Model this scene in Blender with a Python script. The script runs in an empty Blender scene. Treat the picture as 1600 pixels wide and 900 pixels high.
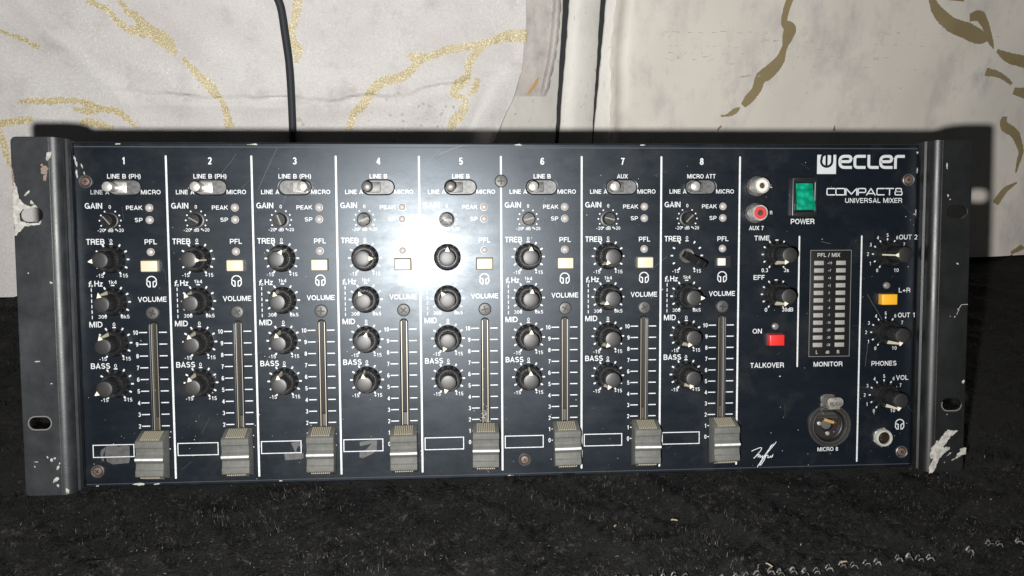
import bpy, bmesh, math, random
import numpy as np
from math import sin, cos, pi, radians
from mathutils import Matrix, Vector

S = bpy.context.scene
COL = S.collection
random.seed(7)
RNG = np.random.default_rng(11)

# ------------------------------------------------------------------ camera
cam = bpy.data.cameras.new('camera')
cam.sensor_width = 36.0
cam.lens = 29.25
cam.clip_start = 0.01
cam.clip_end = 20
cam_ob = bpy.data.objects.new('camera', cam)
COL.objects.link(cam_ob)
_r = ((0.99739, -0.07086, 0.01412), (0.00954, 0.32284, 0.9464), (-0.07162, -0.9438, 0.32267))
_m = Matrix(_r).transposed().to_4x4()
_m.translation = Vector((-0.030584, -0.369979, 0.232375))
cam_ob.matrix_world = _m
S.camera = cam_ob

# ------------------------------------------------------------------ dim room light
W = bpy.data.worlds.new('World')
S.world = W
W.use_nodes = True
W.node_tree.nodes['Background'].inputs[0].default_value = (0.9, 0.95, 1.0, 1)
W.node_tree.nodes['Background'].inputs[1].default_value = 0.036

# ------------------------------------------------------------------ the phone's flash beside its lens
fl = bpy.data.lights.new('phone_flash', 'SPOT')
fl.energy = 22.0
fl.color = (1.0, 0.985, 0.955)
fl.spot_size = radians(178)
fl.spot_blend = 1.0
fl.shadow_soft_size = 0.0045
fl_ob = bpy.data.objects.new('phone_flash', fl)
COL.objects.link(fl_ob)
FLASH_POS = Vector((-0.055584, -0.3746, 0.2150))
_m2 = _m.copy()
_m2.translation = FLASH_POS
fl_ob.matrix_world = _m2 @ Matrix.Rotation(radians(-3), 4, 'Y')

S.view_settings.view_transform = 'Standard'
S.view_settings.look = 'None'
S.view_settings.exposure = 0.0
S.view_settings.gamma = 1.0
S.cycles.max_bounces = 6

# ------------------------------------------------------------------ materials
def mat(name, col, rough=0.5, metal=0.0, spec=0.5, coat=0.0, coat_rough=0.1):
    m = bpy.data.materials.new(name)
    m.use_nodes = True
    b = m.node_tree.nodes['Principled BSDF']
    b.inputs['Base Color'].default_value = (*col, 1)
    b.inputs['Roughness'].default_value = rough
    b.inputs['Metallic'].default_value = metal
    b.inputs['Specular IOR Level'].default_value = spec
    b.inputs['Coat Weight'].default_value = coat
    b.inputs['Coat Roughness'].default_value = coat_rough
    return m

class NT:
    """small helper to wire nodes"""
    def __init__(s, m):
        s.t = m.node_tree; s.b = s.t.nodes['Principled BSDF']
        s.co = s.t.nodes.new('ShaderNodeTexCoord').outputs['Object']
    def n(s, kind, **kw):
        x = s.t.nodes.new(kind)
        for k, v in kw.items(): setattr(x, k, v)
        return x
    def l(s, a, b): s.t.links.new(a, b)
    def noise(s, scale, detail=4, rough=0.55, stretch=None, off=None):
        x = s.n('ShaderNodeTexNoise')
        x.inputs['Scale'].default_value = scale
        x.inputs['Detail'].default_value = detail
        x.inputs['Roughness'].default_value = rough
        if stretch or off:
            mp = s.n('ShaderNodeMapping')
            if stretch: mp.inputs['Scale'].default_value = stretch
            if off: mp.inputs['Location'].default_value = off
            s.l(s.co, mp.inputs[0]); s.l(mp.outputs[0], x.inputs[0])
        else:
            s.l(s.co, x.inputs[0])
        return x.outputs['Fac']
    def ramp(s, fac, stops):
        r = s.n('ShaderNodeValToRGB')
        e = r.color_ramp.elements
        while len(e) < len(stops): e.new(0.5)
        for i, (p, c) in enumerate(stops):
            e[i].position = p
            e[i].color = (c, c, c, 1) if not hasattr(c, '__len__') else (*c, 1)
        s.l(fac, r.inputs[0])
        return r.outputs[0]
    def mix(s, fac, a, b):
        x = s.n('ShaderNodeMix', data_type='RGBA')
        for v, sock in ((fac, x.inputs[0]), (a, x.inputs[6]), (b, x.inputs[7])):
            if hasattr(v, 'is_linked'): s.l(v, sock)
            elif hasattr(v, '__len__'): sock.default_value = (*v, 1)
            else: sock.default_value = v
        return x.outputs[2]
    def bump(s, h, strength=0.2, dist=0.001):
        x = s.n('ShaderNodeBump')
        x.inputs['Strength'].default_value = strength
        x.inputs['Distance'].default_value = dist
        s.l(h, x.inputs['Height']); s.l(x.outputs[0], s.b.inputs['Normal'])
    def vor(s, scale, out='Color', feature='F1'):
        x = s.n('ShaderNodeTexVoronoi', feature=feature)
        x.inputs['Scale'].default_value = scale
        s.l(s.co, x.inputs['Vector'])
        return x.outputs[out]

def rgb(r, g, b, k=1.0):
    f = lambda c: ((c/255+0.055)/1.055)**2.4 if c > 10 else c/255/12.92
    return (f(r)*k, f(g)*k, f(b)*k)

# navy silk gloss enamel of the front panel, rubbed and dusty in places
M_panel = mat('navy_enamel', (0.008, 0.0105, 0.018), 0.37, 0, 0.34, 0.05, 0.15)
M_panel.node_tree.nodes['Principled BSDF'].inputs['Specular Tint'].default_value = (0.80, 0.90, 1.0, 1)
t = NT(M_panel)
d = t.ramp(t.noise(34, 7, 0.68), [(0.52, 0.0), (0.74, 1.0)])
d2 = t.ramp(t.noise(260, 3, 0.6), [(0.5, 0.0), (0.9, 1.0)])
t.l(t.mix(d, t.mix(d2, (0.0026, 0.0040, 0.0066), (0.0036, 0.0050, 0.0076)), (0.0125, 0.0130, 0.0134)), t.b.inputs['Base Color'])
t.l(t.ramp(t.noise(45, 6, 0.7, (1, 1, 2.2)), [(0.3, 0.31), (0.75, 0.43)]), t.b.inputs['Roughness'])
t.l(t.ramp(t.noise(60, 6, 0.75, (2.4, 1, 1), (0.3, 0, 0)), [(0.3, 0.13), (0.7, 0.20)]), t.b.inputs['Coat Roughness'])
t.bump(t.noise(900, 2), 0.02, 0.0004)

def ear_paint(name, c0, c1):
    M_ear = mat(name, c0, 0.5, 0, 0.5)
    t = NT(M_ear)
    t.l(t.mix(t.ramp(t.noise(70, 6, 0.68), [(0.40, 0), (0.75, 1)]), c0, c1), t.b.inputs['Base Color'])
    t.l(t.ramp(t.noise(40, 5), [(0.3, 0.36), (0.7, 0.5)]), t.b.inputs['Roughness'])
    t.bump(t.noise(1700, 3, 0.7), 0.14, 0.0005)
    return M_ear
M_ear = ear_paint('black_powder_coat', (0.0042, 0.0046, 0.0050), (0.009, 0.0095, 0.010))
M_ear_dusty_lit = ear_paint('dusty_flashlit_powder_coat', (0.0105, 0.0118, 0.0135), (0.026, 0.028, 0.031))  # left ear: dusty grey, lightened further to hold the flash's haze

M_lip = mat('grey_rolled_edge', (0.042, 0.045, 0.050), 0.5)  # bevel's caught light painted in as a grey paler than the panel
M_bush = mat('dim_bush_metal', (0.035, 0.035, 0.034), 0.45, 0.4)
M_chassis = mat('black_sheet_steel', (0.01, 0.01, 0.011), 0.55)
M_print = mat('white_silkscreen', (0.62, 0.64, 0.66), 0.5)
t = NT(M_print)
t.l(t.mix(t.ramp(t.noise(700, 3), [(0.35, 0), (0.6, 1)]), (0.34, 0.35, 0.365), (0.45, 0.465, 0.475)), t.b.inputs['Base Color'])
M_print_dim = mat('faded_silkscreen', (0.26, 0.27, 0.28), 0.5)
M_knob = mat('black_knob_plastic', (0.0095, 0.0095, 0.0098), 0.36, 0, 0.32)
t = NT(M_knob)
t.l(t.mix(t.ramp(t.noise(400, 5, 0.7), [(0.48, 0), (0.85, 1)]), (0.006, 0.006, 0.0065), (0.022, 0.020, 0.018)), t.b.inputs['Base Color'])
t.l(t.ramp(t.noise(500, 3), [(0.3, 0.3), (0.7, 0.5)]), t.b.inputs['Roughness'])
M_cap = mat('matt_knob_cap', (0.019, 0.019, 0.0195), 0.46, 0, 0.5)
t = NT(M_cap)
t.l(t.mix(t.ramp(t.noise(900, 4, 0.7), [(0.4, 0), (0.8, 1)]), (0.0085, 0.0085, 0.009), (0.02, 0.019, 0.018)), t.b.inputs['Base Color'])
M_pointer = mat('cream_pointer_paint', (0.50, 0.47, 0.36), 0.5)
M_fader = mat('grey_fader_plastic', (0.082, 0.082, 0.076), 0.62, 0, 0.22)
t = NT(M_fader)
t.l(t.mix(t.ramp(t.noise(350, 6, 0.7), [(0.35, 0), (0.8, 1)]), (0.070, 0.071, 0.066), (0.105, 0.104, 0.095)), t.b.inputs['Base Color'])
t.bump(t.noise(1800, 3), 0.15, 0.0005)
M_ridge = mat('beige_ridge_plastic', (0.26, 0.235, 0.175), 0.6, 0, 0.2)
M_track = mat('tarnished_track_metal', (0.34, 0.30, 0.23), 0.42, 0.6)
M_slotfloor = mat('slot_floor', (0.03, 0.03, 0.032), 0.5)
M_chrome = mat('worn_nickel', (0.55, 0.54, 0.52), 0.28, 0.55)
t = NT(M_chrome)
t.l(t.ramp(t.noise(900, 4), [(0.3, 0.2), (0.75, 0.45)]), t.b.inputs['Roughness'])
t.l(t.mix(t.ramp(t.noise(500, 4), [(0.4, 0), (0.75, 1)]), (0.50, 0.49, 0.47), (0.26, 0.245, 0.22)), t.b.inputs['Base Color'])
M_steel = mat('dull_steel', (0.16, 0.155, 0.15), 0.42, 0.55)
t = NT(M_steel)
t.l(t.mix(t.ramp(t.noise(600, 5), [(0.35, 0), (0.75, 1)]), (0.12, 0.115, 0.11), (0.05, 0.047, 0.044)), t.b.inputs['Base Color'])
M_swplate = mat('grey_switch_plate', (0.075, 0.077, 0.08), 0.5, 0.3)
t = NT(M_swplate)
t.l(t.mix(t.ramp(t.noise(500, 6, 0.75), [(0.35, 0), (0.7, 1)]), (0.04, 0.041, 0.043), (0.12, 0.12, 0.118)), t.b.inputs['Base Color'])
M_screw = mat('blackened_screw', (0.05, 0.049, 0.047), 0.5, 0.3)
M_bore = mat('brown_bore', (0.03, 0.022, 0.016), 0.5, 0.3)
M_copper = mat('brown_screw_recess', (0.11, 0.07, 0.055), 0.5, 0.3)
M_dark = mat('dark_recess', (0.004, 0.004, 0.004), 0.6)
M_led = mat('milky_diode', (0.27, 0.25, 0.24), 0.4)
M_led_dim = mat('smoky_diode', (0.11, 0.105, 0.10), 0.35)
M_cream = mat('cream_button_plastic', (0.42, 0.37, 0.27), 0.4)
M_red = mat('red_button_plastic', (0.42, 0.018, 0.016), 0.38)
M_yellow = mat('yellow_button_plastic', (0.52, 0.27, 0.015), 0.38)
M_green = mat('green_rocker_plastic', (0.004, 0.13, 0.075), 0.22, 0, 0.5, 0.4, 0.08)
t = NT(M_green)
t.l(t.mix(t.ramp(t.vor(330, 'Distance'), [(0.1, 0), (0.7, 1)]), (0.004, 0.26, 0.155), (0.002, 0.13, 0.075)), t.b.inputs['Base Color'])
M_black = mat('black_plastic', (0.008, 0.008, 0.0085), 0.35)
M_white = mat('white_plastic', (0.46, 0.44, 0.40), 0.4)
M_rca_red = mat('red_socket_plastic', (0.36, 0.03, 0.032), 0.4)
M_bar = mat('grey_segment_plastic', (0.20, 0.193, 0.183), 0.45)
t = NT(M_bar)
t.l(t.mix(t.noise(900, 3), (0.22, 0.213, 0.2), (0.18, 0.172, 0.165)), t.b.inputs['Base Color'])
M_meter = mat('smoked_window', (0.008, 0.008, 0.0085), 0.3)
M_edge = mat('light_worn_edge', (0.11, 0.108, 0.10), 0.5)
M_gold = mat('gold_contact', (0.75, 0.45, 0.16), 0.28, 1.0)
M_chip = mat('chipped_bare_primer', (0.27, 0.265, 0.245), 0.55)
t = NT(M_chip)
t.l(t.mix(t.ramp(t.noise(400, 5), [(0.35, 0), (0.75, 1)]), (0.34, 0.335, 0.31), (0.14, 0.13, 0.115)), t.b.inputs['Base Color'])
M_rust = mat('pinkish_chip', (0.15, 0.11, 0.092), 0.6)
M_residue = mat('tape_residue', (0.046, 0.046, 0.046), 0.6)
t = NT(M_residue)
t.l(t.mix(t.ramp(t.noise(300, 5, 0.7), [(0.35, 0), (0.7, 1)]), (0.06, 0.059, 0.057), (0.02, 0.021, 0.024)), t.b.inputs['Base Color'])
M_dust = mat('pale_dust', (0.30, 0.29, 0.27), 0.8)

# ------------------------------------------------------------------ tagging and building helpers
def tag(o, label=None, cat=None, group=None, kind=None):
    if label: o['label'] = label
    if cat: o['category'] = cat
    if group: o['group'] = group
    if kind: o['kind'] = kind
    return o

def mesh_object(name, verts, faces, m, parent=None, loc=(0, 0, 0), bevel=0, segs=2, smooth=35):
    me = bpy.data.meshes.new(name)
    me.from_pydata([tuple(v) for v in verts], [], faces)
    bm = bmesh.new(); bm.from_mesh(me)
    bmesh.ops.remove_doubles(bm, verts=bm.verts, dist=2e-6)
    bmesh.ops.recalc_face_normals(bm, faces=bm.faces)
    if bevel:
        es = [e for e in bm.edges if len(e.link_faces) == 2 and e.calc_face_angle(0) > 0.5]
        bmesh.ops.bevel(bm, geom=es, offset=bevel, segments=segs, profile=0.5, affect='EDGES', clamp_overlap=True)
    bm.to_mesh(me); bm.free()
    if smooth:
        me.shade_smooth()
        me.set_sharp_from_angle(angle=radians(smooth))
    me.materials.append(m)
    o = bpy.data.objects.new(name, me)
    COL.objects.link(o)
    o.location = loc
    if parent: o.parent = parent
    return o

# Mixer space: u to the right, v up the front panel, w out of it, in millimetres.
# The mixer's own local axes are x = u, y = -w, z = v, in metres, from the foot of its ears.
def P(u, v, w): return ((u-26)/1000, (13.2-w)/1000, (v+98.3)/1000)

class MB:
    """collects shapes in mixer space and links them as one mesh object"""
    def __init__(s): s.v = []; s.f = []
    def add(s, vs, fs):
        k = len(s.v); s.v += [tuple(x) for x in vs]; s.f += [tuple(i+k for i in f) for f in fs]
    def box(s, u0, u1, v0, v1, w0, w1):
        s.add([(u0, v0, w0), (u1, v0, w0), (u1, v1, w0), (u0, v1, w0), (u0, v0, w1), (u1, v0, w1), (u1, v1, w1), (u0, v1, w1)],
              [(0, 3, 2, 1), (4, 5, 6, 7), (0, 1, 5, 4), (1, 2, 6, 5), (2, 3, 7, 6), (3, 0, 4, 7)])
    def flat(s, pts, w=0.08):
        s.add([(p[0], p[1], w) for p in pts], [tuple(range(len(pts)))])
    def rect(s, u0, u1, v0, v1, w=0.08): s.flat([(u0, v0), (u1, v0), (u1, v1), (u0, v1)], w)
    def prism(s, pts, w0, w1):
        n = len(pts)
        s.add([(p[0], p[1], w0) for p in pts]+[(p[0], p[1], w1) for p in pts],
              [tuple(range(n))[::-1], tuple(range(n, 2*n))]+[(i, (i+1) % n, n+(i+1) % n, n+i) for i in range(n)])
    def lathe(s, prof, cu=0, cv=0, n=32, mod=None, start=0.0, cap=(1, 1)):
        m = len(prof); vs = []
        for r, w in prof:
            for i in range(n):
                a = start+2*pi*i/n
                rr = r*(mod(i, w) if mod else 1)
                vs.append((cu+rr*cos(a), cv+rr*sin(a), w))
        fs = [(j*n+i, j*n+(i+1) % n, (j+1)*n+(i+1) % n, (j+1)*n+i) for j in range(m-1) for i in range(n)]
        if prof[0][0] > 1e-6 and cap[0]: fs.append(tuple(range(n))[::-1])
        if prof[-1][0] > 1e-6 and cap[1]: fs.append(tuple((m-1)*n+i for i in range(n)))
        s.add(vs, fs)
    def stroke(s, pts, wd, w=0.08, closed=False, cap=True):
        """a printed line of even width with mitred joints"""
        p = [Vector(q) for q in pts]; n = len(p); L = []; R = []
        for i in range(n):
            a = p[i-1] if (i > 0 or closed) else None
            b = p[(i+1) % n] if (i < n-1 or closed) else None
            d1 = (p[i]-a).normalized() if a is not None else None
            d2 = (b-p[i]).normalized() if b is not None else None
            d1 = d1 if d1 is not None else d2; d2 = d2 if d2 is not None else d1
            n1 = Vector((-d1.y, d1.x)); n2 = Vector((-d2.y, d2.x))
            m = n1+n2
            if m.length < 0.35: m = n1
            m.normalize(); k = wd/2/max(0.45, m.dot(n1))
            L.append(p[i]+m*k); R.append(p[i]-m*k)
        vs = [(q.x, q.y, w) for q in L]+[(q.x, q.y, w) for q in R]
        fs = [(i, i+1, n+i+1, n+i) for i in range(n-1)]
        if closed: fs.append((n-1, 0, n, 2*n-1))
        s.add(vs, fs)
    def arc(s, cu, cv, r, a0, a1, wd, w=0.08, n=16):
        s.stroke([(cu+r*cos(a0+(a1-a0)*i/n), cv+r*sin(a0+(a1-a0)*i/n)) for i in range(n+1)], wd, w)
    def extrude_u(s, prof, u0, u1):
        """profile of (v, w) points drawn out along u"""
        n = len(prof)
        s.add([(u0, v, w) for v, w in prof]+[(u1, v, w) for v, w in prof],
              [tuple(range(n)), tuple(range(n, 2*n))[::-1]]+[(i, (i+1) % n, n+(i+1) % n, n+i) for i in range(n)])
    def extrude_v(s, prof, v0, v1):
        n = len(prof)
        s.add([(u, v0, w) for u, w in prof]+[(u, v1, w) for u, w in prof],
              [tuple(range(n)), tuple(range(n, 2*n))[::-1]]+[(i, (i+1) % n, n+(i+1) % n, n+i) for i in range(n)])
    def build(s, name, m, parent, org=None, bevel=0, segs=2, smooth=35, base=None):
        """org: mixer-space origin the shape was drawn at; base: mixer-space origin of the parent part"""
        if base is None: base = (26, -98.3, 13.2)
        if org is None:
            c = [sum(q[k] for q in s.v)/len(s.v) for k in range(3)]; off = c
        else:
            c = list(org); off = c
        vs = [((x-off[0])/1000, -(z-off[2])/1000, (y-off[1])/1000) for x, y, z in s.v]
        loc = ((c[0]-base[0])/1000, -(c[2]-base[2])/1000, (c[1]-base[1])/1000)
        return mesh_object(name, vs, s.f, m, parent, loc, bevel/1000, segs, smooth)
    def local(s, name, m, parent=None, bevel=0, segs=2, smooth=35):
        """drawn around its own origin"""
        vs = [(x/1000, -z/1000, y/1000) for x, y, z in s.v]
        return mesh_object(name, vs, s.f, m, parent, (0, 0, 0), bevel/1000, segs, smooth)

def children(o): return [c for c in COL.objects if c.parent == o]
def copy_tree(o, parent=None):
    kids = children(o)
    c = o.copy(); COL.objects.link(c)
    if parent is not None: c.parent = parent
    for k in kids: copy_tree(k, c)
    return c

# ---- lettering: a plain grotesque drawn as pen strokes (cap height 1)
def A_(cx, cy, rx, ry, a0, a1, n=10):
    return [(cx+rx*cos(radians(a0+(a1-a0)*i/n)), cy+ry*sin(radians(a0+(a1-a0)*i/n))) for i in range(n+1)]
_O = A_(.38, .5, .30, .42, 0, 360, 26)[:-1]
FONT = {
 'A': (.74, [[(.06, 0), (.37, .95), (.68, 0)], [(.19, .30), (.55, .30)]]),
 'B': (.70, [[(.09, 0), (.09, 1)], [(.09, .08), (.38, .08)]+A_(.40, .295, .215, .215, -90, 90)+[(.09, .51)], [(.30, .51)]+A_(.38, .715, .19, .205, -90, 90)+[(.09, .92)]]),
 'C': (.74, [A_(.39, .5, .31, .42, 38, 322, 20)]),
 'D': (.72, [[(.09, 0), (.09, 1)], [(.09, .08), (.30, .08)]+A_(.32, .5, .32, .42, -90, 90, 14)+[(.09, .92)]]),
 'E': (.62, [[(.09, 0), (.09, 1)], [(.09, .08), (.58, .08)], [(.09, .52), (.54, .52)], [(.09, .92), (.58, .92)]]),
 'F': (.58, [[(.09, 0), (.09, 1)], [(.09, .50), (.49, .50)], [(.09, .92), (.56, .92)]]),
 'G': (.78, [A_(.39, .5, .31, .42, 42, 330, 20)+[(.69, .46)], [(.42, .45), (.72, .45)], [(.70, .45), (.70, .02)]]),
 'H': (.72, [[(.09, 0), (.09, 1)], [(.63, 0), (.63, 1)], [(.09, .52), (.63, .52)]]),
 'I': (.20, [[(.10, 0), (.10, 1)]]),
 'K': (.70, [[(.09, 0), (.09, 1)], [(.62, 1), (.14, .44)], [(.28, .60), (.66, 0)]]),
 'L': (.56, [[(.09, 0), (.09, 1)], [(.09, .08), (.54, .08)]]),
 'M': (.86, [[(.09, 0), (.09, 1)], [(.77, 0), (.77, 1)], [(.12, .97), (.43, .08), (.74, .97)]]),
 'N': (.72, [[(.09, 0), (.09, 1)], [(.63, 0), (.63, 1)], [(.11, .96), (.61, .04)]]),
 'O': (.78, [A_(.39, .5, .31, .42, 0, 360, 26)]),
 'P': (.66, [[(.09, 0), (.09, 1)], [(.09, .42), (.36, .42)]+A_(.37, .67, .21, .25, -90, 90)+[(.09, .92)]]),
 'R': (.71, [[(.09, 0), (.09, 1)], [(.09, .47), (.38, .47)]+A_(.39, .695, .21, .225, -90, 90)+[(.09, .92)], A_(.40, .27, .20, .19, 90, 0, 5)+[(.62, 0)]]),
 'S': (.68, [A_(.34, .715, .23, .205, 25, 265, 14)+A_(.34, .295, .25, .215, 85, -158, 14)]),
 'T': (.64, [[(.32, 0), (.32, .92)], [(.02, .92), (.62, .92)]]),
 'U': (.72, [[(.09, 1), (.09, .36)]+A_(.36, .36, .27, .28, 180, 360, 12)+[(.63, 1)]]),
 'V': (.68, [[(.05, 1), (.34, .04), (.63, 1)]]),
 'W': (.98, [[(.04, 1), (.26, .05), (.49, .94), (.72, .05), (.94, 1)]]),
 'X': (.68, [[(.05, 0), (.63, 1)], [(.05, 1), (.63, 0)]]),
 'Z': (.62, [[(.06, .92), (.55, .92), (.07, .08), (.58, .08)]]),
 '0': (.58, [A_(.29, .5, .205, .42, 0, 360, 22)]),
 '1': (.58, [[(.34, 0), (.34, 1)], [(.12, .74), (.24, .76), (.33, .95)]]),
 '2': (.58, [A_(.29, .70, .205, .22, 165, -35, 12)+[(.30, .30), (.10, .08)], [(.06, .08), (.52, .08)]]),
 '3': (.58, [A_(.28, .715, .18, .205, 160, -88, 12), A_(.28, .295, .21, .215, 88, -160, 12)]),
 '4': (.58, [[(.41, 0), (.41, .96)], [(.41, .96), (.06, .30)], [(.05, .27), (.55, .27)]]),
 '5': (.58, [[(.49, .92), (.15, .92), (.11, .52)]+A_(.28, .325, .21, .245, 125, -155, 14)]),
 '6': (.58, [A_(.29, .315, .205, .235, 0, 360, 16), [(.09, .34)]+A_(.31, .52, .22, .40, 180, 42, 10)]),
 '7': (.58, [[(.06, .92), (.50, .92), (.34, .55), (.23, 0)]]),
 '8': (.58, [A_(.29, .725, .17, .195, 0, 360, 16), A_(.29, .295, .205, .215, 0, 360, 18)]),
 '9': (.58, [A_(.29, .685, .205, .235, 0, 360, 16), [(.49, .66)]+A_(.27, .48, .22, .40, 0, -138, 10)]),
 '+': (.60, [[(.30, .12), (.30, .66)], [(.04, .39), (.56, .39)]]),
 '-': (.36, [[(.04, .38), (.32, .38)]]),
 '(': (.32, [A_(.46, .42, .34, .68, 125, 235, 8)]),
 ')': (.32, [A_(-.14, .42, .34, .68, 55, -55, 8)]),
 '/': (.34, [[(.02, -.04), (.32, 1.04)]]),
 '.': (.24, [[(.12, 0), (.12, .16)]]),
 'd': (.58, [[(.49, 0), (.49, 1)], A_(.29, .36, .20, .29, 0, 360, 16)]),
 's': (.50, [A_(.25, .51, .155, .14, 25, 265, 10)+A_(.25, .215, .175, .145, 85, -158, 10)]),
 'k': (.54, [[(.08, 0), (.08, 1)], [(.46, .70), (.12, .30)], [(.24, .42), (.50, 0)]]),
 'z': (.48, [[(.05, .64), (.41, .64), (.07, .07), (.45, .07)]]),
 'f': (.36, [[(.17, 0), (.17, .80)]+A_(.29, .80, .12, .13, 180, 80, 5), [(.02, .64), (.34, .64)]]),
 'o': (.60, [A_(.30, .36, .215, .29, 0, 360, 18)]),
 ' ': (.30, []),
}
def text(mb, txt, u, v, cap, width=None, align='c', bold=0.022, w=0.08, slant=0.0):
    """lettering of capital height cap (mm), centred on v; u is its centre, left or right edge"""
    wt = cap*((0.125 if cap > 2.0 else 0.10)+1.6*bold)
    x = 0.0; items = []
    for chh in txt:
        a, st = FONT[chh]
        items.append((x, st)); x += a+0.07
    x -= 0.07
    kx = width/x if width else cap*0.97
    W_ = x*kx
    left = u-W_/2 if align == 'c' else (u if align == 'l' else u-W_)
    k = 0
    for x0, st in items:
        for s_ in st:
            pts = [(left+(x0+a)*kx+slant*(b-.5)*cap, v+(b-.5)*cap) for a, b in s_]
            cl = len(pts) > 6 and (Vector(pts[0])-Vector(pts[-1])).length < 1e-4
            mb.stroke(pts[:-1] if cl else pts, wt, w+.006*(k % 4), closed=cl); k += 1

def plate_curve(outlines, z0, z1, bev):
    """a plate with holes: outlines[0] the rim, the others holes; returns verts, faces in mixer space"""
    cu = bpy.data.curves.new('plate', 'CURVE')
    cu.dimensions = '2D'; cu.fill_mode = 'BOTH'
    cu.extrude = (z1-z0)/2-bev; cu.bevel_depth = bev; cu.bevel_resolution = 2; cu.offset = -bev
    for pts in outlines:
        sp = cu.splines.new('POLY'); sp.points.add(len(pts)-1); sp.use_cyclic_u = True
        for i, q in enumerate(pts): sp.points[i].co = (q[0], q[1], 0, 1)
    ob = bpy.data.objects.new('plate', cu); COL.objects.link(ob)
    dg = bpy.context.evaluated_depsgraph_get()
    me = bpy.data.meshes.new_from_object(ob.evaluated_get(dg))
    vs = [(v.co.x, v.co.y, v.co.z+(z0+z1)/2) for v in me.vertices]
    fs = [tuple(p.vertices) for p in me.polygons]
    bpy.data.objects.remove(ob); bpy.data.curves.remove(cu); bpy.data.meshes.remove(me)
    return vs, fs

def rrect(u0, u1, v0, v1, r, n=6):
    out = []
    for cx, cy, a in ((u1-r, v1-r, 0), (u0+r, v1-r, pi/2), (u0+r, v0+r, pi), (u1-r, v0+r, 3*pi/2)):
        for i in range(n+1):
            b = a+pi/2*i/n
            out.append((cx+r*cos(b), cy+r*sin(b)))
    return out

def blob(cu, cv, ru, rv, n=14, jag=0.3, rot=0.0, rnd=random):
    out = []
    for i in range(n):
        a = 2*pi*i/n; k = 1+rnd.uniform(-jag, jag)
        x, y = ru*k*cos(a), rv*k*sin(a)
        out.append((cu+x*cos(rot)-y*sin(rot), cv+x*sin(rot)+y*cos(rot)))
    return out

# ================================================================== SETTING: wall and cloth
YAW = 0.10425
WALL_ORG = Vector((-0.40368, 0.313169, 0.0))
def wall_obj(name, verts, faces, m, parent=None, smooth=50):
    """verts as (s along the wall, z up, h out of it), millimetres"""
    o = mesh_object(name, [(a/1000, -h/1000, z/1000) for a, z, h in verts], faces, m, parent, (0, 0, 0), 0, 2, smooth)
    if parent is None:
        o.location = WALL_ORG; o.rotation_euler = (0, 0, YAW)
    return o
def box_sz(s0, s1, z0, z1, h0, h1):
    return ([(s0, z0, h0), (s1, z0, h0), (s1, z1, h0), (s0, z1, h0), (s0, z0, h1), (s1, z0, h1), (s1, z1, h1), (s0, z1, h1)],
            [(0, 3, 2, 1), (4, 5, 6, 7), (0, 1, 5, 4), (1, 2, 6, 5), (2, 3, 7, 6), (3, 0, 4, 7)])

M_gap = mat('dark_board', (0.012, 0.014, 0.014), 0.7)
M_board = mat('dirty_white_paint', (0.60, 0.58, 0.54), 0.5)
t = NT(M_board)
c1 = t.mix(t.ramp(t.noise(24, 6, 0.65, (2.2, 1, 0.8)), [(0.42, 0), (0.75, 1)]), (0.70, 0.68, 0.63), (0.60, 0.575, 0.53))
c1 = t.mix(t.ramp(t.noise(230, 4, 0.75, (1, 1, 0.3)), [(0.60, 0), (0.72, 1)]), c1, (0.22, 0.21, 0.20))
t.l(c1, t.b.inputs['Base Color'])
t.bump(t.noise(160, 4), 0.25, 0.001)

wall = wall_obj('wall', *box_sz(-420, 1420, -4, 620, -40, -1.3), M_gap)
tag(wall, kind='structure')
# painted boards with narrow open joints that taper downward
Z0, Z1 = -4, 620
def board(pts, jag):
    """outline rows (z, s_left, s_right); front at h = 0"""
    vs = []; fs = []
    for z, a, b in pts:
        a += random.uniform(-jag, jag); b += random.uniform(-jag, jag)
        vs += [(a, z, -1.25), (a, z, -0.8), (a+0.8, z, 0), (b-0.8, z, 0), (b, z, -0.8), (b, z, -1.25)]
    for i in range(len(pts)-1):
        for j in range(5): fs.append((i*6+j, i*6+j+1, i*6+j+7, i*6+j+6))
    fs.append((0, 1, 2, 3, 4, 5)); k = (len(pts)-1)*6
    fs.append((k+5, k+4, k+3, k+2, k+1, k))
    return vs, fs
def gapc(z, top, bot, w_top, w_bot):
    f = max(-0.6, min(1.6, (z-119)/(237-119)))
    return bot+(top-bot)*f, max(0.8, w_bot+(w_top-w_bot)*f)
zs = [-4, 60]+list(range(100, 250, 6))+[300, 620]
g1 = [gapc(z, 473.6, 469.3, 5.4, 3.2) for z in zs]
g2 = [gapc(z, 505.6, 501.7, 4.6, 1.4) for z in zs]
wall_obj('painted_board', *board([(z, -420, c-w/2) for z, (c, w) in zip(zs, g1)], 0.35), M_board, wall)
wall_obj('painted_board', *board([(z, a[0]+a[1]/2, b[0]-b[1]/2) for z, a, b in zip(zs, g1, g2)], 0.35), M_board, wall)
wall_obj('painted_board', *board([(z, c+w/2, 1420) for z, (c, w) in zip(zs, g2)], 0.35), M_board, wall)

def smooth1(p, x):
    """piecewise linear lookup with eased corners"""
    for (x0, y0), (x1, y1) in zip(p, p[1:]):
        if x <= x1 or (x1, y1) == p[-1]:
            f = max(0, min(1, (x-x0)/(x1-x0))); return y0+(y1-y0)*f
def gauss(x, s): return math.exp(-(x/s)**2)

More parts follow.
